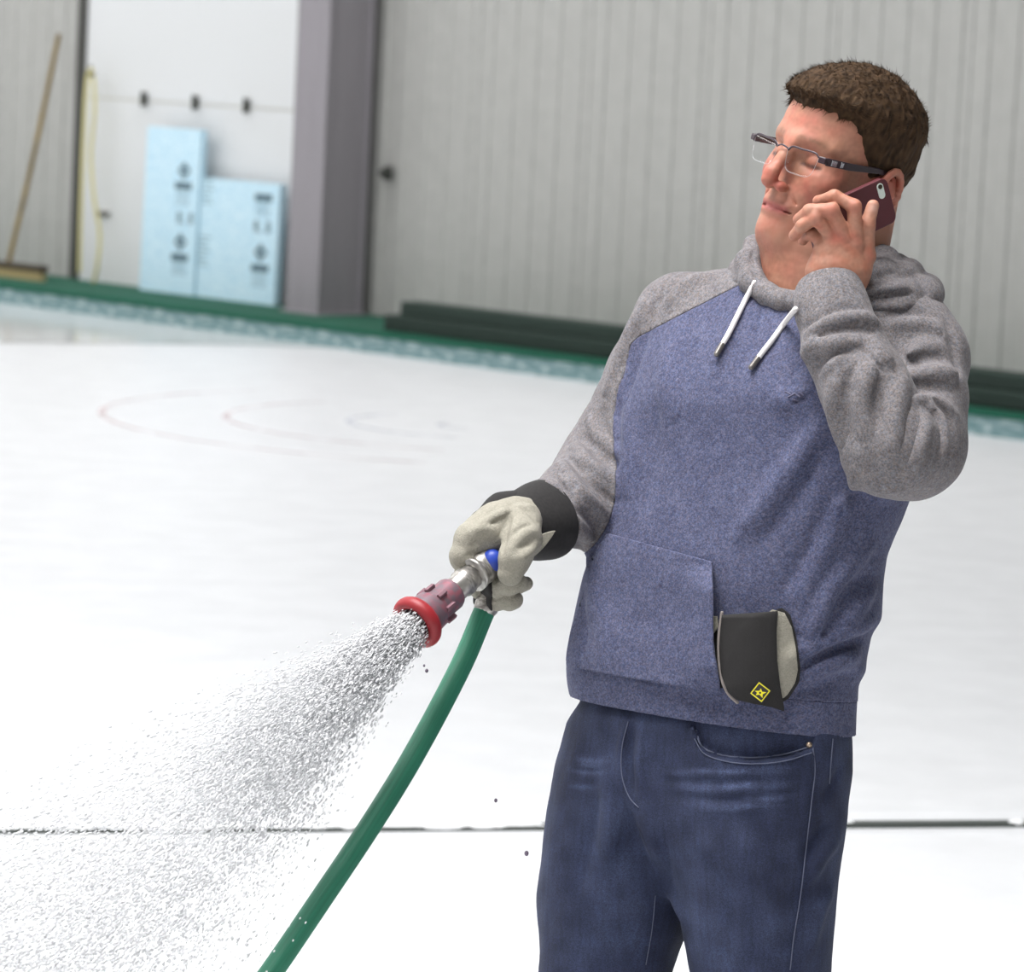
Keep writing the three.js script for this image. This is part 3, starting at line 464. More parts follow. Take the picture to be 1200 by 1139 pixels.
const legF = chain([...JC([[742, 930, -0.035, 0.098], [730, 1000, -0.04, 0.099], [720, 1060, -0.04, 0.096], [709, 1139, -0.03, 0.079], [716, 1270, -0.02, 0.070]]), [...WL([base.x - 0.10, 0.33, base.z - 0.02]), 0.066], [...ankleF, 0.06]], 0.03);
const jeans0 = (x, y, z) => smin(hips(x, y, z), smin(legN(x, y, z), legF(x, y, z), 0.012), 0.03);
const jf = folds(jeans0, [
  [0.006, 0.0011, [666, 893], [690, 897], [712, 896]], [0.006, 0.0011, [662, 906], [690, 911], [712, 909]], [0.006, -0.0011, [664, 900], [690, 904], [712, 903]], [0.006, 0.0011, [770, 905], [830, 907], [890, 903], [945, 895]], [0.007, -0.0011, [775, 914], [830, 917], [890, 914], [945, 905]], [0.006, 0.0011, [780, 922], [840, 928], [900, 924], [945, 915]], [0.007, -0.0011, [790, 932], [850, 938], [920, 930]], [0.007, 0.0011, [800, 945], [860, 948], [930, 938]],
  [0.014, 0.007, [752, 935], [765, 980], [785, 1030], [800, 1075]], [0.016, -0.006, [738, 950], [745, 1000], [765, 1060]], [0.012, 0.006, [712, 900], [715, 960], [712, 1010]], [0.012, -0.005, [700, 940], [690, 990], [680, 1040]], [0.010, 0.006, [980, 985], [965, 1000], [950, 1030]], [0.010, -0.007, [972, 965], [955, 985], [945, 1010]], [0.010, 0.005, [975, 1040], [960, 1070], [950, 1110]], [0.014, -0.004, [820, 1000], [850, 1040], [860, 1100]], [0.014, 0.004, [870, 980], [900, 1040], [910, 1110]],
  [0.006, 0.004, [734, 850], [728, 880], [729, 915], [742, 945]], [0.006, -0.004, [742, 850], [738, 890], [742, 925]], [0.007, 0.004, [752, 860], [750, 900], [752, 940]], [0.010, -0.005, [985, 900], [972, 925], [965, 940]],
  [0.007, -0.010, [818, 862], [826, 878], [845, 886], [880, 888], [920, 884], [948, 876]], [0.006, 0.0035, [818, 872], [828, 885], [850, 892], [885, 894], [925, 890], [950, 881]],
]);
const pocketY = [[812, 850], [822, 874], [842, 885], [880, 889], [918, 885], [952, 875]].map(([x, y]) => J(x, y, 0.13));
const pocketLip = (x, y, z) => { if (z < 0 || x < pocketY[0][0] || x > pocketY[5][0]) return 0; let k = 0; while (k < 4 && pocketY[k + 1][0] < x) k++; const t = (x - pocketY[k][0]) / (pocketY[k + 1][0] - pocketY[k][0]), d = mix(pocketY[k][1], pocketY[k + 1][1], t) - y; return d > 0 ? 0.006 * Math.exp(-d / 0.03) * smooth(-0.001, 0.002, d) : -0.006 * Math.exp(d / 0.02); };
const jeansF = (x, y, z) => Math.max(jeans0(x, y, z) - jf(x, y, z) - pocketLip(x, y, z) - 0.002 * N(x * 13, y * 9, z * 13) - 0.001 * N(x * 40, y * 34, z * 40), -hemPlane(x, y, z) - 0.02);
{ const A = lin(40, 50, 84), B = lin(102, 116, 156), wearBits = [];
  for (const pts of [[[668, 893], [712, 897]], [[662, 907], [712, 910]], [[770, 905], [945, 897]], [[780, 924], [945, 914]], [[800, 946], [930, 938]], [[660, 925], [705, 930]], [[790, 915], [900, 917]], [[850, 934], [940, 928]], [[675, 900], [708, 903]]]) wearBits.push([J(...pts[0], 0.1), J(...pts[1], 0.12)]);
  const color = (x, y, z) => {
    let w = 0.16 + 0.35 * N(x * 9, y * 5, z * 9) + 0.25 * N(x * 30, y * 30, z * 30);
    for (const [a, b] of wearBits) { const t = clamp((x - a[0]) / (b[0] - a[0]), 0, 1), inside = x > a[0] && x < b[0], yy = mix(a[1], b[1], t) + 0.003 * N(x * 30, 3, 1); if (inside) w += 0.85 * Math.exp(-Math.pow((y - yy) / 0.0036, 2)) * Math.sin(Math.PI * t) * (0.5 + 0.6 * N(x * 60, y * 60, 2)); }
    w = clamp(w, 0, 1); return [mix(A[0], B[0], w) * 0.92, mix(A[1], B[1], w) * 0.92, mix(A[2], B[2], w) * 0.92]; };
  const jb = bounds([J(625, 800, -0.2), J(1005, 800, 0.2), ankleN, ankleF], 0.09);
  const jeans = wear('jeans', boxUV(net(jeansF, jb, 0.0048, color), 0.12), denim);
  const thread = std(lin(84, 89, 110), 0.8), dense = (A) => smoothCurve(A.map(([x, y]) => [x, y, 0])).getPoints(A.length * 5).map((v) => [v.x, v.y]), skin = (px, py, o = 0.0012) => { const p = surf(jeansF, px, py); return p ? [p[0], p[1], p[2] + o] : null; };
  for (const [r, ...pts] of [[0.0011, [952, 872], [955, 900], [951, 940], [945, 990], [938, 1050], [930, 1100], [926, 1136]], [0.0010, [736, 846], [729, 875], [729, 910], [738, 935], [748, 946]], [0.0018, [816, 856], [822, 874], [842, 884], [880, 888], [918, 884], [950, 875]], [0.0009, [814, 866], [824, 882], [846, 891], [882, 895], [922, 891], [951, 882]], [0.0010, [976, 866], [974, 890], [972, 918]], [0.0009, [757, 1130], [764, 1090], [768, 1050]]]) {
    const P = dense(pts).map(([x, y]) => skin(x, y)).filter(Boolean); if (P.length > 2) wear('stitching', sweep(P, r * 0.75, 100, 6), thread, jeans); }
  wear('rivet', new THREE.SphereGeometry(0.0042, 12, 8).translate(...skin(948, 873, 0.001)), std(lin(180, 160, 140), 0.35, { metalness: 0.8 }), jeans, 'copper rivet'); }
// -------- shoes, below the frame, resting on the ice
for (const a of [ankleN, ankleF]) { const w = LW(a), dir = new THREE.Vector3(-Math.sin(YAW), 0, Math.cos(YAW)), L = (f, h) => WL([w.x + dir.x * f, h, w.z + dir.z * f]);
  const f = chain([[...L(-0.05, 0.05), 0.045], [...L(0.03, 0.06), 0.046], [...L(0.10, 0.044), 0.042], [...L(0.17, 0.036), 0.034]], 0.03), groundN = new THREE.Vector3(0, 1, 0).transformDirection(fromWorld), g0 = WL([w.x, 0.002, w.z]);
  const s = wear('shoe', boxUV(net((x, y, z) => Math.max(smin(f(x, y, z), capsule(L(-0.03, 0.05), L(-0.02, 0.11), 0.047, 0.05)(x, y, z), 0.02), -((x - g0[0]) * groundN.x + (y - g0[1]) * groundN.y + (z - g0[2]) * groundN.z)), bounds([L(-0.12, 0), L(0.22, 0.16), L(0, 0.08)], 0.09), 0.008), 0.2), std(lin(48, 46, 50), 0.7)); }

// -------- head
const headAt = J(979.6, 192.5, 0.0);                                 // head turned away, tipped towards the phone, chin up
const headM = new THREE.Matrix4().makeRotationY(-0.871).multiply(new THREE.Matrix4().makeRotationZ(-0.30)).multiply(new THREE.Matrix4().makeRotationX(-0.10)); headM.setPosition(...headAt);
const headI = headM.clone().invert(), he = headI.elements, HL = (p) => new THREE.Vector3(...p).applyMatrix4(headM).toArray();
const M2 = (f) => (x, y, z) => smin(f(x, y, z), f(-x, y, z), 0.006);
const skull = ellipsoid([0, 0.034, -0.014], [0.073, 0.083, 0.094]);
const neckEnd = headI.elements && new THREE.Vector3(...J(943, 356, 0.0)).applyMatrix4(headI).toArray(), neckMid = new THREE.Vector3(...J(947, 302, 0.0)).applyMatrix4(headI).toArray();
const faceParts = (() => {
  const face = ellipsoid([0, -0.020, 0.028], [0.060, 0.082, 0.056]), jaw = M2(chain([[0.056, -0.030, -0.012, 0.014], [0.053, -0.068, 0.002, 0.013], [0.036, -0.096, 0.040, 0.013], [0.016, -0.108, 0.070, 0.014]], 0.02));
  const chin = ellipsoid([0, -0.102, 0.077], [0.022, 0.018, 0.018]), cheek = M2(ellipsoid([0.040, -0.030, 0.054], [0.024, 0.022, 0.022])), muzzle = ellipsoid([0, -0.070, 0.067], [0.034, 0.032, 0.024]);
  const brow = M2(capsule([0.010, 0.021, 0.082], [0.046, 0.022, 0.062], 0.010, 0.009)), forehead = ellipsoid([0, 0.045, 0.030], [0.062, 0.055, 0.055]);
  const bridge = chain([[0, 0.016, 0.086, 0.009], [0, -0.006, 0.097, 0.0072], [0, -0.028, 0.1105, 0.0082], [0, -0.038, 0.1125, 0.0094]], 0.01), ala = M2(ellipsoid([0.0115, -0.043, 0.098], [0.0072, 0.0072, 0.0105]));
  const lipU = ellipsoid([0, -0.0665, 0.086], [0.023, 0.006, 0.0075]), lipL = ellipsoid([0, -0.0775, 0.087], [0.020, 0.006, 0.008]);
  const socket = M2(ellipsoid([0.031, 0.000, 0.095], [0.019, 0.012, 0.022])), ball = M2(ellipsoid([0.031, -0.001, 0.0655], [0.0145, 0.0125, 0.0145])), lidLine = M2(chain([[0.019, -0.006, 0.078, 0.0008], [0.031, -0.0075, 0.0815, 0.001], [0.044, -0.006, 0.076, 0.0008]], 0.001));
  const mouth = M2(chain([[0, -0.0712, 0.096, 0.0014], [0.012, -0.0715, 0.0935, 0.0014], [0.026, -0.0735, 0.081, 0.0012]], 0.001)), nostril = M2(ellipsoid([0.0065, -0.0485, 0.103], [0.0042, 0.004, 0.006])), crease = M2(chain([[0.019, -0.047, 0.089, 0.0008], [0.028, -0.060, 0.0785, 0.0004]], 0.002)), philtrum = capsule([0, -0.053, 0.1], [0, -0.062, 0.097], 0.002);
  const nape = [J(1012, 232, -0.03), J(988, 330, -0.02)].map((p) => new THREE.Vector3(...p).applyMatrix4(headI).toArray()), neck = union(0.03, chain([[0, -0.06, 0.0, 0.050], [...neckMid, 0.056], [...neckEnd, 0.064]], 0.03), capsule(nape[0], nape[1], 0.046, 0.052)), apple = ellipsoid([0, -0.125, 0.03], [0.02, 0.02, 0.018]), temple = M2(ellipsoid([0.06, 0.01, 0.02], [0.014, 0.03, 0.03]));
  return { face, jaw, chin, cheek, muzzle, brow, forehead, bridge, ala, lipU, lipL, socket, ball, lidLine, mouth, nostril, crease, philtrum, neck, apple, temple };
})();
const earLocal = (() => {                                          // his left ear: helix rim, lobe, bowl
  const rim = []; for (let i = 0; i <= 14; i++) { const a = mix(-0.75, 4.3, i / 14), r = i > 10 ? mix(1, 0.8, (i - 10) / 4) : 1; rim.push([0.080 + 0.004 * Math.sin(a), -0.008 + 0.031 * Math.sin(a) * r, -0.020 - 0.018 * Math.cos(a) * -1 * r * -1, 0.0042]); }
  const helix = chain(rim, 0.004), bowl = ellipsoid([0.0745, -0.008, -0.020], [0.006, 0.027, 0.015]), lobe = ellipsoid([0.074, -0.040, -0.010], [0.006, 0.010, 0.008]), anti = chain([[0.081, 0.006, -0.018, 0.0035], [0.082, -0.01, -0.026, 0.004], [0.080, -0.028, -0.018, 0.0035]], 0.004), concha = ellipsoid([0.083, -0.012, -0.010], [0.007, 0.011, 0.007]), root = ellipsoid([0.068, -0.012, -0.012], [0.012, 0.026, 0.014]);
  return (x, y0, z0) => { const X = Math.abs(x), y = y0 + 0.009, z = z0 + 0.007; return smax(smin(smin(smin(helix(X, y, z), bowl(X, y, z), 0.005), smin(lobe(X, y, z), anti(X, y, z), 0.005), 0.006), root(X, y, z), 0.008), -concha(X, y, z), 0.004); };
})();
function headField(x, y, z) {
  const p = faceParts; let d = smin(skull(x, y, z), p.forehead(x, y, z), 0.02); d = smin(d, p.face(x, y, z), 0.03); d = smin(d, p.jaw(x, y, z), 0.024); d = smin(d, p.chin(x, y, z), 0.02); d = smin(d, p.cheek(x, y, z), 0.024); d = smin(d, p.muzzle(x, y, z), 0.022);
  d = smin(d, p.brow(x, y, z), 0.014); d = smax(d, -p.socket(x, y, z), 0.014); d = smin(d, p.ball(x, y, z), 0.004); d = smin(d, p.bridge(x, y, z), 0.012); d = smin(d, p.ala(x, y, z), 0.006); d = smin(d, p.lipU(x, y, z), 0.006); d = smin(d, p.lipL(x, y, z), 0.006);
  d = smax(d, -p.mouth(x, y, z), 0.003); d = smax(d, -p.nostril(x, y, z), 0.003); d = smax(d, -p.lidLine(x, y, z), 0.0015); d = smax(d, -p.crease(x, y, z), 0.006); d = smax(d, -p.philtrum(x, y, z), 0.004);
  d = smin(d, p.neck(x, y, z), 0.022); d = smin(d, p.apple(x, y, z), 0.02); d = smin(d, earLocal(x, y, z), 0.004);
  return d + 0.0005 * N(x * 90, y * 90, z * 90);
}
const toHead = (f) => (x, y, z) => f(he[0] * x + he[4] * y + he[8] * z + he[12], he[1] * x + he[5] * y + he[9] * z + he[13], he[2] * x + he[6] * y + he[10] * z + he[14]);
const skinA = lin(176, 126, 104), skinRed = lin(172, 84, 72), skinTan = lin(158, 108, 80), lipC = lin(156, 74, 72), browC = lin(102, 70, 50), stub = lin(146, 104, 88);
const mix3 = (a, b, t) => [mix(a[0], b[0], t), mix(a[1], b[1], t), mix(a[2], b[2], t)];
const blob = (x, y, z, c, r) => Math.exp(-((x - c[0]) ** 2 + (y - c[1]) ** 2 + (z - c[2]) ** 2) / (r * r));
const headColor = toHead((x, y, z) => {
  const X = Math.abs(x), n = N(x * 70, y * 70, z * 70), n2 = N(x * 200, y * 200, z * 200); let c = mix3(skinA, skinTan, clamp(0.3 + 0.5 * N(x * 30 + 5, y * 30, z * 30), 0, 1));
  const red = 0.85 * blob(X, y, z, [0.045, -0.035, 0.06], 0.028) + 0.95 * blob(X, y, z, [0, -0.034, 0.112], 0.022) + 0.6 * blob(X, y, z, [0, -0.1, 0.08], 0.024) + 0.45 * blob(X, y, z, [0.02, 0.045, 0.08], 0.03) + 0.8 * blob(X, y, z, [0.078, -0.01, -0.02], 0.035) + 0.35 * blob(X, y, z, [0, -0.15, 0.03], 0.05);
  c = mix3(c, skinRed, clamp(red * (0.8 + 0.6 * n) + 0.05 + 0.3 * N(x * 45 + 3, y * 45, z * 45), 0, 0.92)); c = mix3(c, stub, clamp(0.4 * smooth(-0.05, -0.07, y) * smooth(-0.13, -0.11, y) * (0.6 + n2), 0, 0.5));
  const lip = Math.exp(-(((y + 0.0712) / 0.0062) ** 2)) * smooth(0.028, 0.02, X) * smooth(0.07, 0.08, z); c = mix3(c, lipC, clamp(lip, 0, 0.8));
  const brow = Math.exp(-(((y - 0.022 - 0.004 * Math.sin(X * 60)) / 0.0042) ** 2)) * smooth(0.008, 0.014, X) * smooth(0.054, 0.046, X) * smooth(0.04, 0.06, z); c = mix3(c, browC, clamp(brow * (0.6 + 0.6 * n2), 0, 0.75));
  const lash = Math.exp(-(((y + 0.0068) / 0.0024) ** 2)) * smooth(0.014, 0.019, X) * smooth(0.05, 0.045, X) * smooth(0.06, 0.068, z); c = mix3(c, lin(70, 46, 38), clamp(lash, 0, 0.8));
  const k = 1 + 0.16 * n2 + 0.10 * n; return [c[0] * k, c[1] * k, c[2] * k];
});
// -------- phone hand
const hz = (rs, k) => chain(JC(rs), k);
const handParts = [
  hz([[1003, 284, 0.150, 0.0105], [1001, 242, 0.162, 0.0092], [978, 230, 0.158, 0.0084], [959, 236, 0.136, 0.0076]], 0.004),
  hz([[990, 278, 0.154, 0.0105], [975, 246, 0.168, 0.0092], [949, 247, 0.160, 0.0084], [936, 257, 0.138, 0.0076]], 0.004),
  hz([[977, 278, 0.152, 0.0100], [956, 255, 0.164, 0.0088], [940, 265, 0.156, 0.0080], [931, 276, 0.138, 0.0073]], 0.004),
  hz([[966, 286, 0.144, 0.0090], [952, 274, 0.142, 0.0078], [944, 276, 0.125, 0.007], [941, 282, 0.112, 0.0066]], 0.004),
  hz([[1003, 322, 0.132, 0.0125], [1014, 300, 0.136, 0.0125], [1016, 264, 0.146, 0.0098], [1023, 241, 0.146, 0.0078]], 0.006)];
const palm = union(0.016, hz([[985, 350, 0.138, 0.020], [1000, 318, 0.138, 0.017], [1002, 288, 0.146, 0.012]]), hz([[978, 350, 0.14, 0.021], [984, 315, 0.146, 0.017], [988, 284, 0.15, 0.012]]), hz([[968, 350, 0.138, 0.020], [968, 318, 0.144, 0.016], [974, 286, 0.148, 0.012]]), hz([[962, 348, 0.134, 0.017], [960, 318, 0.138, 0.014], [965, 290, 0.142, 0.0115]]), hz([[996, 340, 0.13, 0.016], [1008, 312, 0.132, 0.014]]));
const handField = (x, y, z) => { let d = palm(x, y, z); for (let i = 0; i < 5; i++) d = smin(d, handParts[i](x, y, z), 0.0035); return d + 0.0005 * N(x * 120, y * 120, z * 120); };
const handColor = (() => { const kn = [[1001, 242, 0.17], [975, 246, 0.175], [956, 255, 0.172], [1003, 282, 0.16], [988, 278, 0.165], [976, 278, 0.162], [1018, 300, 0.148], [959, 236, 0.13], [936, 257, 0.13], [931, 276, 0.13]].map((p) => J(...p)); const nail = J(1024, 243, 0.154);
  return (x, y, z) => { let r = 0; for (const k of kn) r += 0.55 * blob(x, y, z, k, 0.011); const n = N(x * 80, y * 80, z * 80), n2 = N(x * 220, y * 220, z * 220); let c = mix3(skinA, skinTan, clamp(0.25 + 0.6 * n, 0, 1)); c = mix3(c, skinRed, clamp(r * 0.5 + 0.1 + 0.3 * n, 0, 0.6)); c = mix3(c, lin(196, 158, 144), 0.7 * blob(x, y, z, nail, 0.006)); const q = 1 + 0.15 * n2 + 0.08 * n; return [c[0] * q, c[1] * q, c[2] * q]; }; })();
{ const flat = (c) => () => c;
  const core = union(0.02, chain(JC([[958, 352, -0.01, 0.05], [930, 420, 0, 0.10], [900, 560, 0, 0.105], [850, 760, 0, 0.10], [825, 880, 0, 0.09]])), chain(JC([[1052, 392, 0.02, 0.045], [1074, 470, 0.13, 0.045], [1048, 524, 0.205, 0.042], [975, 356, 0.15, 0.026]])), chain(JC([[838, 372, -0.07, 0.04], [800, 378, -0.10, 0.045], [714, 566, -0.11, 0.042], [640, 608, 0.03, 0.03], [612, 622, 0.07, 0.025]])), chain([...JC([[886, 925, 0.045, 0.085], [892, 1270, 0.06, 0.05]]), [...ankleN, 0.035]]), chain([...JC([[742, 930, -0.035, 0.08], [716, 1270, -0.02, 0.05]]), [...ankleF, 0.035]]));
  const skinMat = phys([1, 1, 1], 0.52, { vertexColors: true, sheen: 0.1, bumpMap: tex(256, (i, j) => 255 * t4(i * 2, j * 2), false), bumpScale: 0.0002 });
  const headGeo = net(toHead(headField), bounds([J(870, 60, -0.11), J(1095, 350, 0.13)], 0.02), 0.0022, headColor);
  const handGeo = net(handField, bounds([J(915, 215, 0.09), J(1040, 360, 0.19)], 0.015), 0.0019, handColor);
  const coreGeo = net(core, bounds([J(600, 330, -0.2), J(1110, 900, 0.27), ankleN, ankleF], 0.08), 0.012, flat(skinA));
  wear('body', boxUV(mergeGeometries([headGeo, handGeo, coreGeo]), 0.05), skinMat); }
// -------- hair: a cropped cap with strands
{ const hl = [[0, 0.066], [30, 0.066], [46, 0.060], [58, 0.046], [68, 0.022], [76, -0.004], [82, -0.026], [90, -0.030], [100, -0.02], [112, -0.062], [140, -0.072], [180, -0.074]];
  const line = (x, y, z) => { const a = Math.atan2(Math.abs(x), z + 0.005) * 57.2958; let k = 0; while (k < hl.length - 2 && hl[k + 1][0] < a) k++; const t = clamp((a - hl[k][0]) / (hl[k + 1][0] - hl[k][0]), 0, 1); return (mix(hl[k][1], hl[k + 1][1], t) - y) * 0.8 + 0.004 * N(x * 160, y * 60, z * 160); };
  const strands = (x, y, z) => 0.0020 * N(x * 190, y * 60 + z * 40, z * 120) + 0.003 * N(x * 60, y * 45, z * 50), earGap = ellipsoid([0.082, -0.020, -0.018], [0.020, 0.030, 0.021]);
  const hairField = (x, y, z) => { const l = line(x, y, z), base = smin(skull(x, y, z), faceParts.forehead(x, y, z), 0.02), top = smooth(0.03, 0.09, y), t = 0.001 + mix(0.009, 0.019, top) * smooth(-0.002, mix(0.05, 0.016, top), -l);
    return smax(smax(base - t + strands(x, y, z), l, 0.003), -earGap(Math.abs(x), y, z), 0.006); };
  const hA = lin(65, 48, 33), hB = lin(37, 27, 19), hC = lin(88, 68, 47);
  const hcol = toHead((x, y, z) => { const n = N(x * 220, y * 70 + z * 60, z * 140), m = N(x * 50, y * 50, z * 50); return mix3(mix3(hA, hB, clamp(0.5 + 0.9 * n + 0.3 * m, 0, 1)), hC, clamp(0.15 + 0.5 * N(x * 260 + 9, y * 90, z * 160), 0, 0.5)); });
  const mat = phys([1, 1, 1], 0.85, { vertexColors: true, specularIntensity: 0.35 });
  const hair = wear('hair', net(toHead(hairField), bounds([J(890, 50, -0.14), J(1105, 260, 0.14)], 0.02), 0.0024, hcol), mat);
  const f = toHead(hairField), pos = [], col = [], e = 0.002; let made = 0;
  const src = hair.geometry.attributes.position, inv = own.clone().invert(), v = new THREE.Vector3();
  while (made < 9000) { v.fromBufferAttribute(src, Math.floor(rnd() * src.count)).applyMatrix4(inv); const p = [v.x, v.y, v.z]; made++;
    const g = [f(p[0] + e, p[1], p[2]) - f(p[0] - e, p[1], p[2]), f(p[0], p[1] + e, p[2]) - f(p[0], p[1] - e, p[2]), f(p[0], p[1], p[2] + e) - f(p[0], p[1], p[2] - e)], gl = Math.hypot(...g) + 1e-9;
    const h = new THREE.Vector3(...p).applyMatrix4(headI), fwd = new THREE.Vector3(0.25 + 0.3 * gauss(), h.y > 0.07 ? 0.1 : -0.9, h.y > 0.05 ? 0.9 : -0.35).transformDirection(headM), nn = new THREE.Vector3(g[0] / gl, g[1] / gl, g[2] / gl), d = fwd.addScaledVector(nn, -fwd.dot(nn)).normalize().multiplyScalar(0.8).addScaledVector(nn, 0.42 + 0.2 * rnd()).add(new THREE.Vector3(gauss(), gauss(), gauss()).multiplyScalar(0.16)).normalize();
    const len = (h.y > 0.06 ? 0.013 : 0.006) * (0.6 + 0.8 * rnd()), side = new THREE.Vector3().crossVectors(d, nn).normalize().multiplyScalar(0.0006), c = hcol(...p), k = 0.7 + 0.7 * rnd();
    const P0 = new THREE.Vector3(...p).addScaledVector(nn, -0.0015), tip = P0.clone().addScaledVector(d, len).addScaledVector(nn, -len * 0.25), up = nn.clone().multiplyScalar(0.0006);
    for (const [a, b] of [[side, up], [up, side.clone().negate()], [side.clone().negate(), side]]) { for (const q of [P0.clone().add(a), P0.clone().add(b), tip]) { pos.push(q.x, q.y, q.z); col.push(c[0] * k, c[1] * k, c[2] * k); } } }
  const sg = new THREE.BufferGeometry(); sg.setAttribute('position', new THREE.Float32BufferAttribute(pos, 3)); sg.setAttribute('color', new THREE.Float32BufferAttribute(col, 3)); sg.computeVertexNormals();
  wear('hair_strands', sg, mat, hair).userData.kind = 'stuff'; }

// -------- eyeglasses
{ const o = thing('eyeglasses', LW(HL([0, 0.002, 0.09])).toArray(), 'half-rimmed eyeglasses with dark temples worn by the man', 'glasses'), b = o.position, m = new THREE.Matrix4().makeTranslation(-b.x, -b.y, -b.z).multiply(toWorld).multiply(headM);
  const add = (name, geo, mat, parent = o, label) => part(name, geo.applyMatrix4(m), mat, parent, label);
  const dark = std(lin(52, 38, 46), 0.3), silver = std(lin(190, 190, 196), 0.25, { metalness: 0.9 }), wire = std(lin(62, 52, 60), 0.35, { metalness: 0.2 });
  const glass = phys([1, 1, 1], 0.02, { transmission: 1, thickness: 0, ior: 1.5 });
  for (const s of [1, -1]) {
    const curve = (x, y) => [s * x, y, 0.1045 - 2.6 * (x - 0.01) * (x - 0.01) - 0.0015];
    const w0 = 0.010, w1 = 0.061, top = 0.011, bot = -0.021, sh = new THREE.Shape(); sh.moveTo(w0 + 0.006, top); sh.lineTo(w1 - 0.004, top + 0.001); sh.quadraticCurveTo(w1, top, w1, top - 0.005); sh.lineTo(w1 - 0.003, bot + 0.009); sh.quadraticCurveTo(w1 - 0.006, bot, w1 - 0.016, bot); sh.lineTo(w0 + 0.014, bot); sh.quadraticCurveTo(w0 + 0.003, bot + 0.001, w0 + 0.002, bot + 0.01); sh.lineTo(w0, top - 0.005); sh.quadraticCurveTo(w0, top, w0 + 0.006, top);
    const out = sh.getPoints(8), g = new THREE.ShapeGeometry(sh, 8), p = g.attributes.position; for (let i = 0; i < p.count; i++) p.setXYZ(i, ...curve(p.getX(i), p.getY(i))); g.computeVertexNormals();
    const lens = add('lens', g, glass, o, 'clear lens');
    add('lens_edge', sweep(out.slice(0, -1).filter((q, i) => i % 2 === 0).map((q) => curve(q.x, q.y)), 0.00025, 70, 6, true), std(lin(170, 172, 176), 0.3), lens);
    add('rim', sweep([[w0 + 0.001, top - 0.005], [w0 + 0.006, top + 0.0005], [0.034, top + 0.0015], [w1 - 0.005, top + 0.0015], [w1, top - 0.002]].map((q) => curve(...q)), 0.0013, 40, 8), wire);
    add('hinge', rbox(0.011, 0.0085, 0.011, 0.0015).rotateY(s * 0.3).translate(s * 0.0655, 0.0065, 0.0905), dark);
    add('inlay', rbox(0.0022, 0.0075, 0.010, 0.0008).translate(s * 0.0728, 0.006, 0.078), silver, o, 'silver inlay');
    add('inlay', rbox(0.0022, 0.0075, 0.005, 0.0008).translate(s * 0.0738, 0.006, 0.064), silver, o, 'silver inlay');
    { const sd = new THREE.Shape([[-0.088, 0.0105], [-0.05, 0.0105], [0.0, 0.0125], [0.018, 0.010], [0.034, -0.002], [0.042, -0.018], [0.039, -0.020], [0.030, -0.006], [0.016, 0.005], [0.0, 0.0068], [-0.05, 0.002], [-0.088, 0.0015]].map((q) => new THREE.Vector2(...q))), g = new THREE.ExtrudeGeometry(sd, { depth: 0.0022, bevelEnabled: true, bevelSize: 0.0006, bevelThickness: 0.0006, bevelSegments: 2, steps: 1 }).rotateY(Math.PI / 2), p = g.attributes.position;
      for (let i = 0; i < p.count; i++) p.setX(i, s * (p.getX(i) + 0.0685 + 0.009 * smooth(0.09, 0.0, p.getZ(i)) - 0.004 * smooth(0, -0.04, p.getZ(i)))); add('temple', g, dark); }
    add('nose_pad', new THREE.SphereGeometry(0.0035, 10, 8).scale(0.5, 1.3, 0.8).translate(s * 0.0105, -0.006, 0.097), glass);
  }
  add('bridge', sweep([[-0.011, 0.007, 0.1015], [0, 0.010, 0.105], [0.011, 0.007, 0.1015]], 0.0012, 20, 8), wire); }

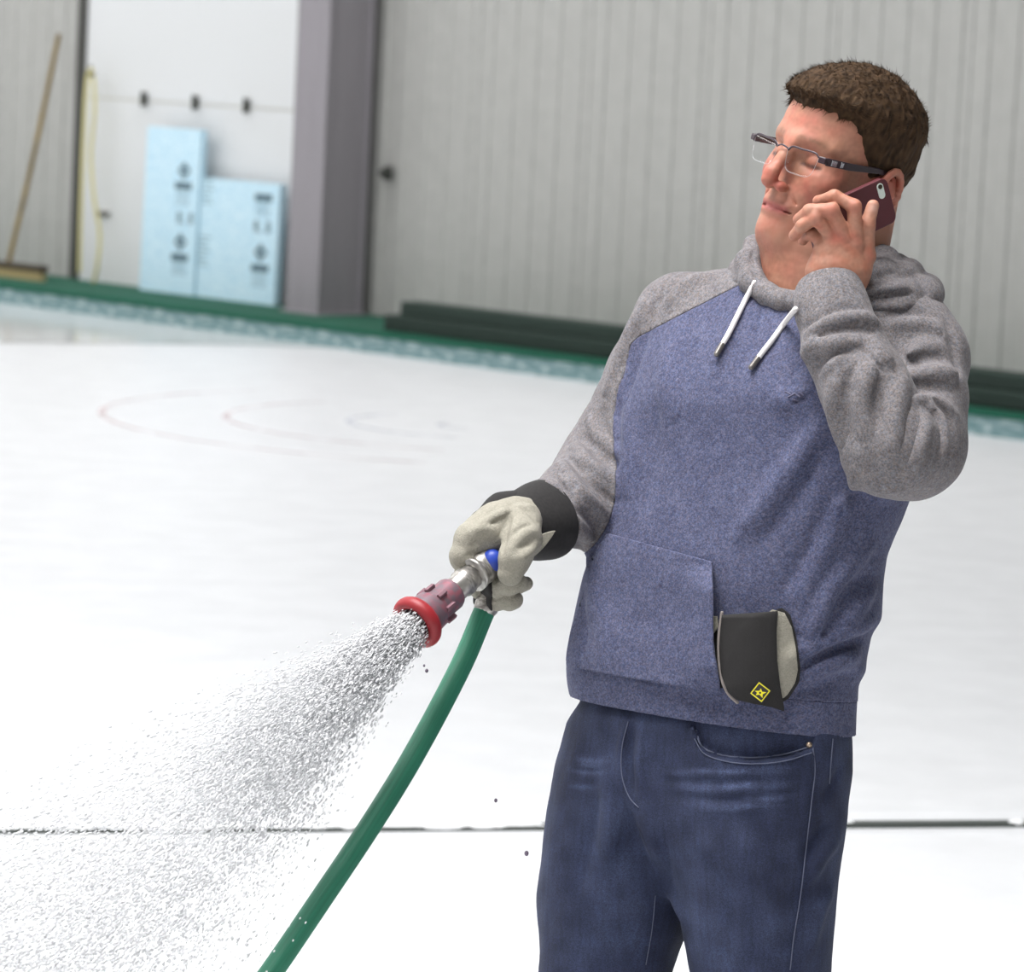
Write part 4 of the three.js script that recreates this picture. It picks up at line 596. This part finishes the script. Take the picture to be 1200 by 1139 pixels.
// -------- phone in a dark red case
const phone = { c: J(997, 254, 0.118), l: new THREE.Vector3(0.84, 0.40, -0.37).normalize() };
{ const l = phone.l, w = new THREE.Vector3(-0.27, 0.91, 0.36); w.addScaledVector(l, -w.dot(l)).normalize(); const n = new THREE.Vector3().crossVectors(l, w), c = phone.c;
  const m = new THREE.Matrix4().makeBasis(l, w, n); m.setPosition(...c);
  const o = thing('smartphone', LW(c).toArray(), 'smartphone in a dark red case held to the ear', 'phone'), b = o.position; phone.m = new THREE.Matrix4().makeTranslation(-b.x, -b.y, -b.z).multiply(toWorld).multiply(m);
  const add = (name, geo, mat, label, parent = o) => part(name, geo.applyMatrix4(phone.m), mat, parent, label);
  const slab = (L, W, r, t, z) => { const s = new THREE.Shape(), a = L / 2, d = W / 2; s.moveTo(-a + r, -d); s.lineTo(a - r, -d); s.quadraticCurveTo(a, -d, a, -d + r); s.lineTo(a, d - r); s.quadraticCurveTo(a, d, a - r, d); s.lineTo(-a + r, d); s.quadraticCurveTo(-a, d, -a, d - r); s.lineTo(-a, -d + r); s.quadraticCurveTo(-a, -d, -a + r, -d); return new THREE.ExtrudeGeometry(s, { depth: t, bevelEnabled: true, bevelSize: 0.0012, bevelThickness: 0.0012, bevelSegments: 3, curveSegments: 8 }).translate(0, 0, z); };
  add('case', slab(0.124, 0.060, 0.010, 0.007, -0.004), std(lin(80, 28, 36), 0.45));
  add('body', slab(0.120, 0.056, 0.009, 0.002, -0.0068), std(lin(30, 30, 32), 0.25));
  add('screen', slab(0.112, 0.050, 0.004, 0.0003, -0.0094), std(lin(12, 12, 14), 0.08));
  const pill = (L, r, t, z) => { const s = new THREE.Shape(); s.absarc(L / 2, 0, r, -Math.PI / 2, Math.PI / 2); s.absarc(-L / 2, 0, r, Math.PI / 2, Math.PI * 1.5); return new THREE.ExtrudeGeometry(s, { depth: t, bevelEnabled: false, curveSegments: 14 }).translate(0, 0, z); };
  const cut = add('camera_window', pill(0.0115, 0.0048, 0.0008, 0.0042).rotateZ(Math.PI / 2).translate(0.050, 0.0165, 0), std(lin(214, 226, 218), 0.35), 'pale camera cut-out');
  add('camera_lens', new THREE.CylinderGeometry(0.0030, 0.0030, 0.0012, 20).rotateX(Math.PI / 2).translate(0.050, 0.0225, 0.0054), std(lin(58, 52, 40), 0.1), 'dark camera lens', cut); }

// -------- worn work glove gripping the hose valve
const leatherN = tileNoise(256, 40), leather = std(lin(154, 150, 137), 0.85, { map: tex(256, (i, j) => 228 + 26 * leatherN(i, j), true), bumpMap: tex(256, (i, j) => 160 * leatherN(i * 2, j * 2) + 90 * leatherN(j, i), false), bumpScale: 0.0008 });
const blackCloth = std(lin(36, 34, 34), 0.9, { map: tex(256, (i, j) => 190 + 65 * leatherN(i * 3, j * 3), true) });
{ const back = union(0.02, hz([[614, 612, 0.065, 0.034], [590, 620, 0.09, 0.032], [570, 628, 0.10, 0.028]]), hz([[600, 606, 0.07, 0.020], [578, 616, 0.09, 0.020], [560, 628, 0.10, 0.020]]));
  const index = hz([[576, 624, 0.105, 0.023], [553, 632, 0.115, 0.0215], [544, 652, 0.118, 0.018], [550, 668, 0.105, 0.015]], 0.008), middle = hz([[580, 632, 0.09, 0.02], [556, 648, 0.09, 0.018], [548, 675, 0.08, 0.016], [562, 690, 0.07, 0.014]], 0.008);
  const thumb = hz([[612, 612, 0.098, 0.026], [612, 632, 0.128, 0.024], [604, 652, 0.142, 0.0205], [598, 672, 0.140, 0.0165]], 0.008);
  const ringF = hz([[566, 690, 0.06, 0.013], [584, 688, 0.10, 0.0130], [600, 685, 0.118, 0.0125], [609, 683, 0.118, 0.0115]], 0.006), small = hz([[566, 703, 0.055, 0.012], [583, 705, 0.09, 0.0115], [598, 704, 0.105, 0.0115], [604, 703, 0.104, 0.0105]], 0.006), last = hz([[604, 688, 0.085, 0.011], [616, 684, 0.085, 0.0095]], 0.004);
  const base0 = union(0.004, union(0.006, back, index, middle), thumb), gf = folds(base0, [[0.005, 0.004, [596, 598], [578, 606], [560, 617]], [0.004, -0.002, [598, 606], [580, 612], [562, 624]], [0.006, 0.004, [552, 624], [570, 619], [584, 628]], [0.005, -0.009, [595, 604], [593, 618], [590, 634], [588, 648]], [0.004, -0.003, [622, 614], [608, 620], [598, 628]], [0.005, 0.004, [624, 622], [612, 628], [602, 640]], [0.004, -0.002, [626, 632], [614, 640], [606, 642]], [0.005, 0.004, [628, 640], [616, 650], [606, 656]], [0.004, -0.004, [608, 594], [622, 602], [630, 614]], [0.004, -0.004, [550, 640], [562, 638], [574, 642]], [0.004, -0.004, [546, 652], [558, 650], [568, 656]]]);
  const gl = (x, y, z) => Math.min(base0(x, y, z) - gf(x, y, z), smin(smin(ringF(x, y, z), small(x, y, z), 0.001), last(x, y, z), 0.001)) + 0.0012 * N(x * 70, y * 70, z * 70);
  const glove = wear('work_glove', boxUV(net(gl, bounds([J(520, 580, 0.03), J(640, 720, 0.18)], 0.03), 0.0026), 0.06), leather, person, 'cream leather work glove on the hand holding the hose');
  // cuff: flared black band, open at the back
  const A = J(596, 620, 0.080), B = J(637, 611, 0.02), ax = new THREE.Vector3(B[0] - A[0], B[1] - A[1], B[2] - A[2]), L = ax.length(), q = new THREE.Quaternion().setFromUnitVectors(new THREE.Vector3(0, 1, 0), ax.clone().normalize());
  const prof = [[0.033, 0], [0.041, L * 0.2], [0.0485, L * 0.5], [0.0535, L * 0.8], [0.055, L], [0.0525, L], [0.051, L * 0.8], [0.045, L * 0.5], [0.037, L * 0.2], [0.030, 0.002]].map(([r, y]) => new THREE.Vector2(r, y));
  const cuff = new THREE.LatheGeometry(prof, 48); { const p = cuff.attributes.position; for (let i = 0; i < p.count; i++) { const a = Math.atan2(p.getZ(i), p.getX(i)), k = 1 + 0.035 * Math.sin(a * 3 + 1) + 0.03 * Math.sin(2 * a); p.setX(i, p.getX(i) * k); p.setZ(i, p.getZ(i) * k); } cuff.computeVertexNormals(); }
  wear('cuff', cuff.applyQuaternion(q).translate(...A), blackCloth, glove, 'black fabric cuff');
  wear('glove_back', boxUV(net(union(0.012, hz([[622, 600, 0.04, 0.034], [590, 602, 0.06, 0.026], [566, 613, 0.08, 0.018]])), bounds([J(545, 570, 0), J(650, 640, 0.1)], 0.03), 0.003), 0.06), blackCloth, glove, 'black knitted back of the glove');
  wear('finger_patch', boxUV(net((x, y, z) => Math.max(smin(ringF(x, y, z), small(x, y, z), 0.004) - 0.0012, x - J(577, 0, 0.08)[0]), bounds([J(545, 670, 0.03), J(590, 715, 0.13)], 0.02), 0.0026), 0.06), blackCloth, glove, 'black knitted back of the curled fingers');
  const tabS = new THREE.Shape(); tabS.moveTo(-0.012, -0.014); tabS.quadraticCurveTo(0.004, -0.004, 0.019, 0.019); tabS.quadraticCurveTo(0.0, 0.016, -0.016, 0.004); tabS.lineTo(-0.012, -0.014);
  wear('wrist_tab', boxUV(new THREE.ExtrudeGeometry(tabS, { depth: 0.002, bevelEnabled: true, bevelSize: 0.001, bevelThickness: 0.001, bevelSegments: 2 }).rotateY(0.35).translate(...J(633, 640, 0.118)), 0.06), leather, glove); }

// -------- spare glove stuffed in the pocket: black cuff folded over cream lining
{ const mid = topSkin(890, 772), o = thing('spare_glove', LW(mid).toArray(), 'black work glove with cream lining sticking out of the front pocket', 'glove'), b = o.position;
  const add = (name, geo, mat, label, parent = o) => { geo.applyMatrix4(new THREE.Matrix4().makeTranslation(-b.x, -b.y, -b.z).multiply(toWorld)); return part(name, geo, mat, parent, label); };
  const zAt = (px, py) => { const p = surf(shirt, px, py); return p ? p[2] : 0.1; };
  function leaf(poly, lift, t, step = 3) {                          // a soft sheet that follows the belly; poly in px, lift(px, py) in metres
    const s = new THREE.Shape(poly.map(([x, y]) => new THREE.Vector2(x, -y))), g = new THREE.ExtrudeGeometry(s, { depth: 1, steps: 1, bevelEnabled: false, curveSegments: 4 });
    const pts = s.getSpacedPoints(90), tri = []; const lo = [1e9, 1e9], hi = [-1e9, -1e9]; for (const p of pts) { lo[0] = Math.min(lo[0], p.x); lo[1] = Math.min(lo[1], p.y); hi[0] = Math.max(hi[0], p.x); hi[1] = Math.max(hi[1], p.y); }
    const P = [], I = [], rowsN = 26, colsN = 16, span = (y) => { let a = 1e9, c = -1e9; for (let i = 0; i < pts.length; i++) { const p = pts[i], q = pts[(i + 1) % pts.length]; if ((p.y <= y) !== (q.y <= y)) { const x = p.x + (q.x - p.x) * (y - p.y) / (q.y - p.y); a = Math.min(a, x); c = Math.max(c, x); } } return [a, c]; };
    for (const side of [1, 0]) for (let j = 0; j <= rowsN; j++) { const y = mix(lo[1] + 0.05, hi[1] - 0.05, j / rowsN), [a, c] = span(y); for (let i = 0; i <= colsN; i++) { const x = mix(a, c, i / colsN), ed = Math.min(i, colsN - i, j, rowsN - j) === 0 ? t * 0.35 : 0; P.push(...J(x, -y, zAt(x, -y) + lift(x, -y) + (side ? t - ed : ed))); } }
    const W = colsN + 1, S = W * (rowsN + 1), quad = (a, c, d, e) => I.push(a, c, d, a, d, e);
    for (let j = 0; j < rowsN; j++) for (let i = 0; i < colsN; i++) { const k = j * W + i; quad(k, k + 1, k + W + 1, k + W); quad(S + k, S + k + W, S + k + W + 1, S + k + 1); }
    for (let j = 0; j < rowsN; j++) { const k = j * W, e = k + colsN; quad(k, k + W, S + k + W, S + k); quad(e, S + e, S + e + W, e + W); }
    for (let i = 0; i < colsN; i++) { const e = rowsN * W + i; quad(i, S + i, S + i + 1, i + 1); quad(e, e + 1, S + e + 1, S + e); }
    const q = new THREE.BufferGeometry(); q.setAttribute('position', new THREE.Float32BufferAttribute(P, 3)); q.setIndex(I); q.computeVertexNormals(); return boxUV(q, 0.06);
  }
  add('cuff_lining', leaf([[905, 714], [919, 717], [928, 735], [933, 762], [935, 785], [932, 800], [921, 817], [905, 822], [880, 815], [872, 740]], (x, y) => 0.006 + 0.010 * smooth(935, 900, x), 0.003), leather, 'cream leather lining');
  add('cuff_edge', leaf([[906, 713], [917, 712], [926, 720], [933, 745], [938, 780], [937, 799], [924, 819], [917, 823], [900, 823]], (x, y) => 0.003 + 0.010 * smooth(935, 900, x), 0.0032), blackCloth, 'black bound edge');
  add('cuff_front', leaf([[846, 718], [880, 717], [912, 716], [910, 740], [911, 775], [915, 808], [920, 834], [905, 829], [885, 825], [865, 822], [853, 812], [845, 790], [842, 760]], (x, y) => 0.016 + 0.009 * Math.sin(Math.PI * clamp((x - 838) / 84, 0, 1)), 0.004), blackCloth, 'black fabric cuff');
  add('piping', sweep([[846, 718], [843, 740], [842, 765], [845, 792], [853, 812], [864, 823]].map(([x, y]) => J(x, y, zAt(x, y) + 0.019)), 0.0022, 50, 8), std(lin(136, 128, 124), 0.8), 'grey piping');
  add('glove_palm', leaf([[826, 722], [841, 722], [842, 735], [837, 742], [826, 742]], () => 0.012, 0.004), leather, 'cream palm inside the pocket');
  add('glove_hand', leaf([[822, 740], [846, 738], [852, 806], [840, 806], [824, 790]], () => 0.008, 0.003), blackCloth, 'black back inside the pocket');
  // yellow stitched diamond mark
  const cv = document.createElement('canvas'); cv.width = cv.height = 128; const x = cv.getContext('2d'); x.fillStyle = '#2b2827'; x.fillRect(0, 0, 128, 128); x.strokeStyle = x.fillStyle = '#e6dc28'; x.lineWidth = 9; x.strokeRect(10, 10, 108, 108);
  x.beginPath(); x.moveTo(20, 84); x.lineTo(52, 60); x.lineTo(48, 36); x.lineTo(74, 52); x.lineTo(106, 34); x.lineTo(90, 66); x.lineTo(108, 92); x.lineTo(72, 84); x.lineTo(50, 108); x.lineTo(46, 84); x.closePath(); x.fill(); x.fillStyle = '#2b2827'; x.beginPath(); x.arc(66, 70, 9, 0, 7); x.fill();
  const t = new THREE.CanvasTexture(cv); t.colorSpace = THREE.SRGBColorSpace;
  const gp = [], gu = [], gi = [], K = 6, lift = (x) => 0.016 + 0.009 * Math.sin(Math.PI * clamp((x - 838) / 84, 0, 1)) + 0.0048; for (let j = 0; j <= K; j++) for (let i = 0; i <= K; i++) { const u = i / K - 0.5, v = j / K - 0.5, px = 891 + 18.5 * (0.79 * u + 0.61 * v), py = 811 + 18.5 * (0.61 * u - 0.79 * v) ; gp.push(...J(px, py, zAt(px, py) + lift(px))); gu.push(i / K, j / K); if (i < K && j < K) { const k = j * (K + 1) + i; gi.push(k, k + 1, k + K + 2, k, k + K + 2, k + K + 1); } }
  const patch = new THREE.BufferGeometry(); patch.setAttribute('position', new THREE.Float32BufferAttribute(gp, 3)); patch.setAttribute('uv', new THREE.Float32BufferAttribute(gu, 2)); patch.setIndex(gi); patch.computeVertexNormals();
  add('yellow_mark', patch, std([1, 1, 1], 0.7, { map: t }), 'yellow diamond mark'); }

// ---------------------------------------------------------------- hose, valve and nozzle
const nozzleAt = J(489, 729, 0.20), nozzleDir = new THREE.Vector3(-0.60, -0.50, 0.62).normalize();
{ const s = J(590, 648, 0.075), o = thing('water_hose', [LW(J(318, 1139, 0.4)).x, 0, LW(J(318, 1139, 0.4)).z], 'green rubber hose with metal valve and red-rimmed spray nozzle in gloved hand', 'hose'), b = o.position;
  const add = (name, geo, mat, parent = o, label) => { geo.applyMatrix4(new THREE.Matrix4().makeTranslation(-b.x, -b.y, -b.z).multiply(toWorld)); return part(name, geo, mat, parent, label); };
  const along = (k) => nozzleAt.map((v, q) => v - nozzleDir.getComponent(q) * k), Q = new THREE.Quaternion().setFromUnitVectors(new THREE.Vector3(0, 1, 0), nozzleDir);
  const lathe = (prof, at0, seg = 40) => new THREE.LatheGeometry(prof.map(([r, y]) => new THREE.Vector2(r, y)), seg).applyQuaternion(Q).translate(...at0);
  const tarn = tileNoise(256, 24), steel = std(lin(196, 192, 186), 0.38, { metalness: 0.75, map: tex(256, (i, j) => 170 + 85 * tarn(i, j), true) }), worn = std(lin(158, 136, 142), 0.5, { metalness: 0.3, map: tex(256, (i, j) => { const f = smooth(0.3, 0.8, 0.5 * tarn(i, j) + 0.5 * tarn(j * 2, i)); return [mix(178, 222, f), mix(178, 160, f), mix(184, 172, f)]; }, true) });
  const red = std(lin(142, 26, 34), 0.5), blue = std(lin(38, 66, 164), 0.4), rubber = std(lin(48, 128, 100), 0.55, { map: tex(256, (i, j) => 225 + 30 * tarn(i * 3, j * 3), true) });
  const barrel = add('nozzle_barrel', lathe([[0.0205, -0.072], [0.022, -0.068], [0.022, -0.05], [0.0235, -0.048], [0.0235, -0.036], [0.026, -0.030], [0.0275, -0.012], [0.029, -0.002], [0.024, -0.002], [0.018, -0.02], [0.012, -0.05], [0.0, -0.052]], nozzleAt), worn, o, 'scuffed reddish metal barrel');
  add('nozzle_rim', new THREE.TorusGeometry(0.0285, 0.0078, 14, 48).rotateX(Math.PI / 2).scale(1, 1.25, 1).applyQuaternion(Q).translate(...nozzleAt), red, barrel, 'red rubber rim');
  const lug = []; for (let i = 0; i < 8; i++) { const a = i / 8 * 6.283; lug.push(rbox(0.008, 0.016, 0.006, 0.0015, 0.0245, -0.040, 0).rotateY(a)); }
  add('grip_lugs', mergeGeometries(lug).applyQuaternion(Q).translate(...nozzleAt), worn, barrel);
  add('pipe', lathe([[0, 0], [0.0165, 0], [0.0165, 0.012], [0.0185, 0.014], [0.0185, 0.022], [0.0165, 0.024], [0.0165, 0.05], [0, 0.05]], along(0.115)), steel, o, 'tarnished steel pipe');
  const body = add('valve_body', lathe([[0, 0], [0.019, 0], [0.0225, 0.004], [0.0225, 0.02], [0.0205, 0.024], [0.0205, 0.028], [0.023, 0.03], [0.023, 0.037], [0, 0.037]], along(0.15)), steel, o, 'steel valve body');
  const vb = along(0.14); add('bolt', new THREE.CylinderGeometry(0.007, 0.007, 0.012, 6).rotateX(0.4).translate(vb[0] - 0.008, vb[1] + 0.0225, vb[2] + 0.008), steel, body);
  const cap = J(577, 657, 0.125); add('valve_handle', mergeGeometries([new THREE.SphereGeometry(0.015, 20, 14).scale(0.95, 1, 0.8).translate(...cap), sweep([cap, [cap[0] + 0.012, cap[1] - 0.01, cap[2] - 0.02], [cap[0] + 0.02, cap[1] - 0.02, cap[2] - 0.05]], 0.009, 12, 10)]), blue, o, 'blue plastic handle');
  const ground = (dx, dz) => WL([b.x + dx, 0.02, b.z + dz]);
  const hp = [along(0.15), J(582, 676, 0.07), J(577, 694, 0.07), J(565, 722, 0.08), J(546, 768, 0.10), J(517, 826, 0.14), J(476, 900, 0.20), J(431, 972, 0.27), J(376, 1054, 0.34), J(318, 1139, 0.40), J(240, 1245, 0.46), ground(-0.30, 0.05), ground(-0.62, 0.10), ground(-1.3, 0.35), ground(-2.2, 0.2), ground(-3.2, -0.2)];
  add('hose_line', sweep(hp, 0.0142, 260, 18), rubber, o, 'green rubber hose');
  add('coupling', sweep([J(577, 694, 0.07), J(570, 711, 0.077)], 0.0165, 8, 18), steel, o); }
// ---------------------------------------------------------------- water spray
{ const count = 80000, g = new THREE.IcosahedronGeometry(1, 1), mat = phys([0.73, 0.735, 0.75], 0.5, { transmission: 0.2, thickness: 0 });
  const im = new THREE.InstancedMesh(g, mat, count), b = LW(nozzleAt), m = new THREE.Matrix4(), q = new THREE.Quaternion(), up = new THREE.Vector3(0, 1, 0), d0 = nozzleDir.clone().transformDirection(toWorld), e1 = new THREE.Vector3().crossVectors(d0, up).normalize(), e2 = new THREE.Vector3().crossVectors(e1, d0), p = new THREE.Vector3(), v = new THREE.Vector3(), S = new THREE.Vector3(); let k = 0;
  while (k < count) {
    const a = rnd() * 6.2832, th = Math.min(0.34, Math.abs(0.155 + 0.085 * gauss())), near = rnd() < 0.14, s = near ? 0.02 + 0.35 * Math.pow(rnd(), 1.6) : 2.2 * Math.pow(rnd(), 0.75), sp = 9 + 3 * rnd(), t = s / sp;
    v.copy(d0).multiplyScalar(Math.cos(th)).addScaledVector(e1, Math.sin(th) * Math.cos(a)).addScaledVector(e2, Math.sin(th) * Math.sin(a) * 0.85);
    p.copy(v).multiplyScalar(s).addScaledVector(e1, Math.cos(a) * 0.012).addScaledVector(e2, Math.sin(a) * 0.012); p.y -= 4.9 * t * t * 2.2; p.x += 0.006 * gauss() * (1 + s); p.y += 0.006 * gauss() * (1 + s);
    if (b.y + p.y < 0.01) continue;
    const r = (0.0005 + 0.0010 * rnd() * rnd() + 0.0007 * Math.min(s, 1)) * (near ? 0.9 : 1), st = 1.2 + 2.2 * Math.exp(-s * 3) + 0.8 * rnd(); q.setFromUnitVectors(up, v.normalize()); S.set(r, r * st, r);
    m.compose(p, q, S); im.setMatrixAt(k++, m);
  }
  im.name = 'water_spray'; im.position.copy(b); im.castShadow = im.receiveShadow = true; tag(im, 'cone of white water droplets spraying from the nozzle', 'spray', null, 'stuff'); scene.add(im);
  // stray drops below the nozzle
  const dm = std(lin(96, 84, 100), 0.2), dg = new THREE.SphereGeometry(1, 10, 8); [[500, 786, 2.0], [617, 1000, 2.6], [581, 938, 2.0], [497, 780, 1.4]].forEach(([x, y, r], i) => { const o = part('water_drop', dg.clone().scale(r * 0.0011, r * 0.0014, r * 0.0011), dm); o.position.copy(LW(J(x, y, 0.1))); tag(o, ['stray dark drop falling right below the nozzle rim', 'stray dark drop beside the jeans near the divider line', 'stray dark drop between hose and jeans above the divider line', 'tiniest stray drop just under the nozzle rim'][i], 'water drop', 'stray water drops'); }); }
renderer.render(scene, camera);
